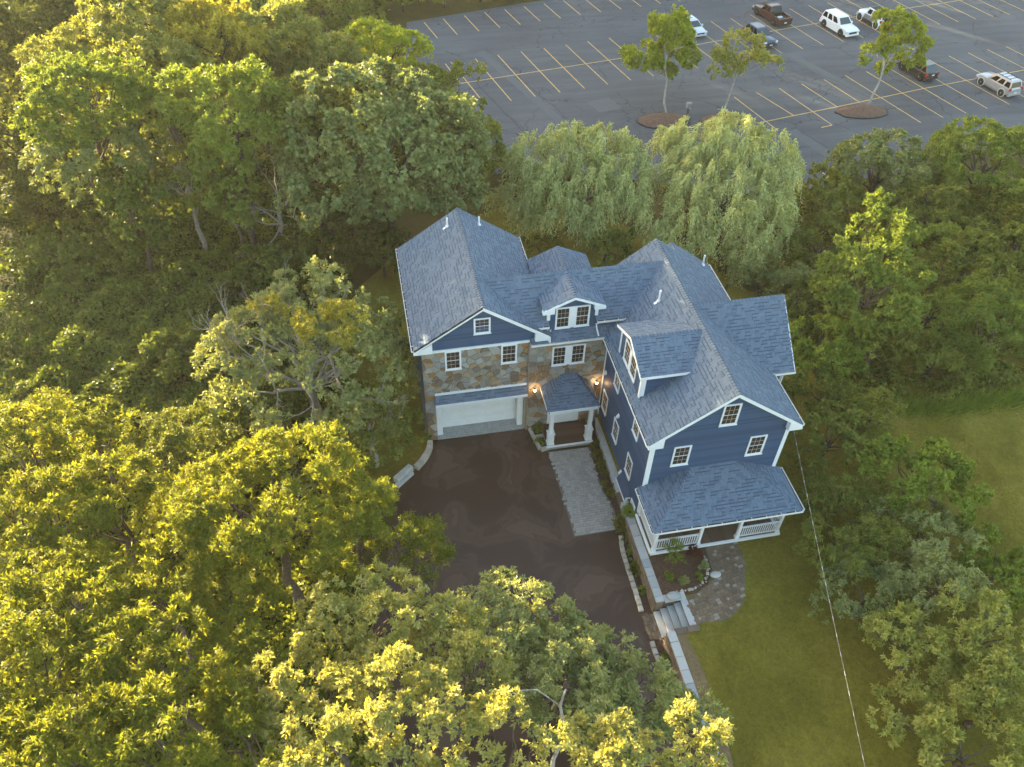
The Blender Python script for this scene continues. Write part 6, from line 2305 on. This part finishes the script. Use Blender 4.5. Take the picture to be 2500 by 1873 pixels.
tree('grey', 'broad grey green shrub at the right, below the round shrub', 2030, 1270, 3.0, 98, group=GR)
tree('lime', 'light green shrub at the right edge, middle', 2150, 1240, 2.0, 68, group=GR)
tree('oak', 'warm pale shrub at the right edge', 2110, 1390, 3.2, 105, group=GR, nl=9, mat='leaf_olive')
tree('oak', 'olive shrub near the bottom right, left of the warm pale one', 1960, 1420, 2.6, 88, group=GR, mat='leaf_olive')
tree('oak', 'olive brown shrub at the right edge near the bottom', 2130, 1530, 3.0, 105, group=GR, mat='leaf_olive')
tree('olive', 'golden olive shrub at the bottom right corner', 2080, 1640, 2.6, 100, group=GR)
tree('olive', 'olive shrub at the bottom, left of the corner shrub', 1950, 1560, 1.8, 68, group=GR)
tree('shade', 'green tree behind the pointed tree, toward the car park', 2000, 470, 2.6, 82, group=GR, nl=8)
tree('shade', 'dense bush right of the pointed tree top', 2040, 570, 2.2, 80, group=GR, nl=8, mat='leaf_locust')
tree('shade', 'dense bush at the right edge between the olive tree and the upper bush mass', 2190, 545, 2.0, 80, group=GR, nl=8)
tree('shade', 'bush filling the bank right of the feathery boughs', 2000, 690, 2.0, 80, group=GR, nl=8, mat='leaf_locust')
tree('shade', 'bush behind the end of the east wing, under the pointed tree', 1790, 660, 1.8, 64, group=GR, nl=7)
# shrubs behind the house
tree('hedge', 'low flowering shrub between the left gable and the rear dormer', 1170, 545, 0.9, 40, cat='bush', nl=5, group=GR, mat='leaf_hedge')
tree('lime', 'low green shrub behind the middle ridge', 1310, 540, 1.0, 52, cat='bush', nl=6, group=GR, mat='leaf_shade')
tree('shade', 'low shrub left of the willow foot, at the edge of the asphalt', 1095, 372, 0.9, 34, cat='bush', nl=5, group=GR)

# tall grass along the edge of the right lawn
def grass_strip(name, label, pts, width, n, h, mat, seed, kind='stuff'):
    r = np.random.default_rng(seed)
    P = np.array(pts, float)
    seg = r.integers(0, len(P) - 1, n)
    t = r.uniform(0, 1, (n, 1))
    b = P[seg] * (1 - t) + P[seg + 1] * t
    b[:, :2] += r.normal(size=(n, 2)) * width
    d = unit(np.stack([r.normal(size=n) * 0.5, r.normal(size=n) * 0.5 - 0.25, np.full(n, 1.0)], 1))
    nn = unit(r.normal(size=(n, 3)))
    me = leaf_mesh(name, b, d, nn, h * r.uniform(0.5, 1.2, n), np.full(n, 0.05), mat, 0.05)
    o = obj(name, me)
    return tag(o, label, 'grass', kind=kind)


gp = [at(x, y, 0.8) for x, y in ((1925, 885), (2000, 884), (2080, 878), (2150, 868), (2230, 856))]
grass_strip('tall_grass', 'strip of tall pale grass along the far edge of the right lawn', gp, 0.35, 3500, 0.75, 'leaf_locust', 4)

# blades of the mown lawns near the house: one mass
def lawn_grass():
    r = np.random.default_rng(31)
    n = 66000
    p = np.stack([r.uniform(10.7, 33, n), r.uniform(-27, -1.0, n), np.full(n, ZL - 0.01)], 1)
    poly = np.array(PATH)
    keep = ~((p[:, 0] < 18.4) & (p[:, 1] > -11.1)) & ~((p[:, 0] < 13.9) & (p[:, 1] > -15.3)) & ~((p[:, 0] < 11.4) & (p[:, 1] < -15.3))
    keep &= ~((p[:, 0] < 15.75) & (p[:, 1] > -15.35) & (p[:, 0] + (p[:, 1] + 10.9) * 0.45 < 15.6))
    p = p[keep]
    n = len(p)
    d = unit(np.stack([r.normal(size=n), r.normal(size=n), np.full(n, 0.9)], 1))
    me = leaf_mesh('grass', p, d, unit(r.normal(size=(n, 3)) + np.array([0, 0, 0.6])), r.uniform(0.06, 0.14, n), r.uniform(0.02, 0.045, n), 'leaf_grass', 0.03)
    tag(obj('grass', me), 'short mown olive green grass of the right-hand lawn', 'grass', kind='stuff')


leafmat('leaf_grass', [(0.062, 0.060, 0.009), (0.092, 0.086, 0.013), (0.128, 0.114, 0.021)], 0.3)
lawn_grass()


# undergrowth: creeper and bramble leaves covering the floor of the wood, one mass for each part of it
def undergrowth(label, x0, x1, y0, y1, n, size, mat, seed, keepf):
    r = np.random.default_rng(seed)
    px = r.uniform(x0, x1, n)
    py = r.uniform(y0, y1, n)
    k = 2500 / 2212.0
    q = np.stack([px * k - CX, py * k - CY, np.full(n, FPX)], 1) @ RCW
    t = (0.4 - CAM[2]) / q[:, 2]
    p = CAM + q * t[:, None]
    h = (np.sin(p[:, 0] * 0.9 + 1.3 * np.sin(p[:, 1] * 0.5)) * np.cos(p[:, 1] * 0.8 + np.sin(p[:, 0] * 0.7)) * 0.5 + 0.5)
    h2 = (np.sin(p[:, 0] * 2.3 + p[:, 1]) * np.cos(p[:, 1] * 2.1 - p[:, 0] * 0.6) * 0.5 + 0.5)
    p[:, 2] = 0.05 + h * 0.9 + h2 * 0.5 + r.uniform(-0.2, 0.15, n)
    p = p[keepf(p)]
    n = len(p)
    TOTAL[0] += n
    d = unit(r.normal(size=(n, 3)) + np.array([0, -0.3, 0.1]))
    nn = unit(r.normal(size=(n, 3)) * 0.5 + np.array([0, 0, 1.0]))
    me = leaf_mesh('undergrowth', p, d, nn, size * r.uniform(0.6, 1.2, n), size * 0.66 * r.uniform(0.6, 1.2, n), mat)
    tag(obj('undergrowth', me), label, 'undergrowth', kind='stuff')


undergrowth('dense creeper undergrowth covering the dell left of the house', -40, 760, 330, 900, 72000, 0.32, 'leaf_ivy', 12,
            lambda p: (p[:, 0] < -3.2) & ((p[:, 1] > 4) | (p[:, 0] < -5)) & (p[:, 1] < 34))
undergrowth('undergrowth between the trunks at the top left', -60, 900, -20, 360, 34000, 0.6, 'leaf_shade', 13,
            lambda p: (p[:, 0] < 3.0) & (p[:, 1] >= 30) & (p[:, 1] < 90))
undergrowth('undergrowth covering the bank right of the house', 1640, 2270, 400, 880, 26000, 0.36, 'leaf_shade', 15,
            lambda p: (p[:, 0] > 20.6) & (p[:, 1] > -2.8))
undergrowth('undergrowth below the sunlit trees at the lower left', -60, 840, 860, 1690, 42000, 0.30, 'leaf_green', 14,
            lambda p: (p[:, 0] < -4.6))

# ---- planting round the house --------------------------------------------------------
def shrub(x, y, z, r_, label, kind='hedge', name='shrub', group=None, flat=0.8, ls=1.0):
    SEED[0] += 3
    rng = random.Random(SEED[0])
    sp = dict(SPEC['hedge'])
    sp['mat'] = kind
    sp['den'] = 9.0
    sp['rb'] = max(0.10, r_ * 0.30)
    sp['nt'] = 4
    sp['K'] = 8
    base, ld, nn, _ = crown_points(auto_lobes(r_, r_, r_ * flat, 5, rng), sp, SEED[0])
    k = len(base)
    r = np.random.default_rng(SEED[0])
    e = empty(name, (x, y, z), label=label, cat='shrub', group=group)
    me = leaf_mesh('foliage', base, ld, nn, 0.11 * ls * r.uniform(0.7, 1.3, k), 0.055 * ls * r.uniform(0.7, 1.2, k), kind)
    obj('foliage', me, None, e, Matrix.Translation((x, y, z + r_ * flat * 0.7)))
    MB().tube([(x, y, z - 0.05), (x, y, z + r_ * 0.6)], [0.03, 0.015], 5).build('stem', M['bark'], e)


GF = 'clipped shrubs in the bed along the walk'
for i, (x, y, r_) in enumerate(((10.05, -2.2, 0.26), (10.02, -3.1, 0.30), (10.0, -3.85, 0.32), (9.98, -4.6, 0.30), (10.06, -5.4, 0.30), (10.10, -6.1, 0.26))):
    shrub(x, y, 0.03, r_, ['clipped shrub nearest the portico in the bed along the walk', 'second clipped shrub from the portico', 'third clipped shrub from the portico', 'fourth clipped shrub from the portico', 'fifth clipped shrub from the portico', 'last clipped shrub of the row, beside the concrete ledge'][i], 'leaf_hedge', group=GF)
shrub(10.0, -8.3, 0.03, 0.46, 'round green shrub at the end of the paved walk', 'leaf_hedge')
shrub(10.02, -9.0, 0.03, 0.34, 'smaller green shrub below the round one by the retaining wall', 'leaf_hedge')
shrub(6.78, -1.45, 0.06, 0.26, 'low grassy clump in the small planter by the portico', 'leaf_lime', flat=0.5)
shrub(6.78, -0.45, 0.06, 0.34, 'dark upright shrub against the stone left of the portico', 'leaf_shade', flat=1.2)
shrub(9.98, -10.0, 0.03, 0.18, 'small yellow green plant by the kerb, upper', 'leaf_lime')
shrub(10.0, -11.3, 0.03, 0.34, 'leafy green plant by the kerb, middle', 'leaf_hedge')
shrub(9.95, -12.5, 0.03, 0.18, 'small spiky plant by the kerb near the landing', 'leaf_lime')
shrub(10.05, -10.7, 0.03, 0.20, 'small dark plant at the foot of the retaining wall', 'leaf_shade')
shrub(9.95, -16.4, 0.03, 0.20, 'small plant below the landing, at the wall foot', 'leaf_shade')
shrub(9.95, -17.3, 0.03, 0.22, 'pale plant at the wall foot beside the last edging stones', 'leaf_grey')
shrub(13.0, -11.35, ZL, 0.42, 'dark red-leaved bush by the porch railing', 'leaf_red')
shrub(13.3, -12.1, ZL, 0.18, 'small grey green plant at the path corner of the bed', 'leaf_grey')
shrub(12.85, -12.75, ZL, 0.17, 'small pale green plant third from the left in the bed', 'leaf_lime')
shrub(11.95, -12.85, ZL, 0.17, 'small pale green plant second from the left in the bed', 'leaf_grey')
shrub(11.3, -12.5, ZL, 0.18, 'small green plant leftmost in the flower bed', 'leaf_lime')

# young feathery tree at the porch corner
def feathery(x, y, z, h, label):
    rng = random.Random(3)
    r = np.random.default_rng(3)
    e = empty('young_tree', (x, y, z), label=label, cat='tree')
    mb = MB()
    mb.tube([(x, y, z), (x + 0.05, y, z + h)], [0.03, 0.01], 6)
    B, D = [], []
    for i in range(26):
        a = rng.uniform(0, 6.28)
        t = rng.uniform(0.25, 1.0)
        s = np.array([x, y, z + h * t])
        d = np.array([math.cos(a), math.sin(a), rng.uniform(0.1, 0.7)])
        L = (1.15 - t * 0.7) * 0.75
        mb.tube([tuple(s), tuple(s + d * L)], [0.010, 0.004], 4)
        for j in range(46):
            q = s + d * L * r.uniform(0.2, 1.0) + r.normal(size=3) * 0.03
            B.append(q)
            D.append(unit(d + r.normal(size=3) * 0.6))
    B, D = np.array(B), np.array(D)
    k = len(B)
    me = leaf_mesh('foliage', B, D, unit(r.normal(size=(k, 3)) + np.array([0, 0, 0.8])), np.full(k, 0.17), np.full(k, 0.028), 'leaf_lime', 0.02)
    obj('foliage', me, None, e)
    mb.build('trunk', M['bark'], e)


feathery(11.75, -11.55, ZL, 1.5, 'young feathery green tree at the front corner of the porch')

# potted palm beside the porch steps
e = empty('potted_palm', (10.50, -8.05, 0.55), label='small potted palm on the wall end beside the porch', cat='plant')
MB().lathe([(0.13, 0), (0.18, 0.12), (0.19, 0.30), (0.16, 0.32)], 14, (10.50, -8.05, 0.55)).build('pot', M['terracotta'], e, smooth=True)
B, D, NN, LL = [], [], [], []
rp_ = np.random.default_rng(6)
for i in range(18):
    a = i * 2.4
    d = np.array([math.cos(a), math.sin(a), 0.9])
    for j in range(16):
        t = 0.15 + 0.85 * j / 15
        p = np.array([10.50, -8.05, 0.88]) + d * np.array([0.5, 0.5, 0.55]) * t - np.array([0, 0, 0.45 * t * t])
        for s in (-1, 1):
            side = np.array([-d[1], d[0], 0]) * s
            B.append(p)
            D.append(side * 0.8 + d * 0.5 - np.array([0, 0, 0.3]))
            NN.append((0, 0, 1.0))
            LL.append(0.20 * (1.1 - 0.5 * t))
B, D, NN, LL = np.array(B), unit(np.array(D)), np.array(NN), np.array(LL)
obj('fronds', leaf_mesh('fronds', B, D, NN, LL, np.full(len(B), 0.035), 'leaf_lime', 0.03), None, e)

# ================================================================== AIR
mt, nt, out = nodes('haze_veil')  # haze added to soften and lift shadows like a warm lens veil
pv = N(nt, 'ShaderNodeVolumePrincipled')
pv.inputs['Color'].default_value = (0.95, 0.90, 0.80, 1)
pv.inputs['Density'].default_value = 0.00017
pv.inputs['Anisotropy'].default_value = 0.2
nt.links.new(pv.outputs[0], out.inputs['Volume'])
tag(MB().box(-950, 950, -750, 1150, -2.0, 42.0).build('haze', mt), 'thin warm haze added to lift the shadows', 'haze', kind='stuff')
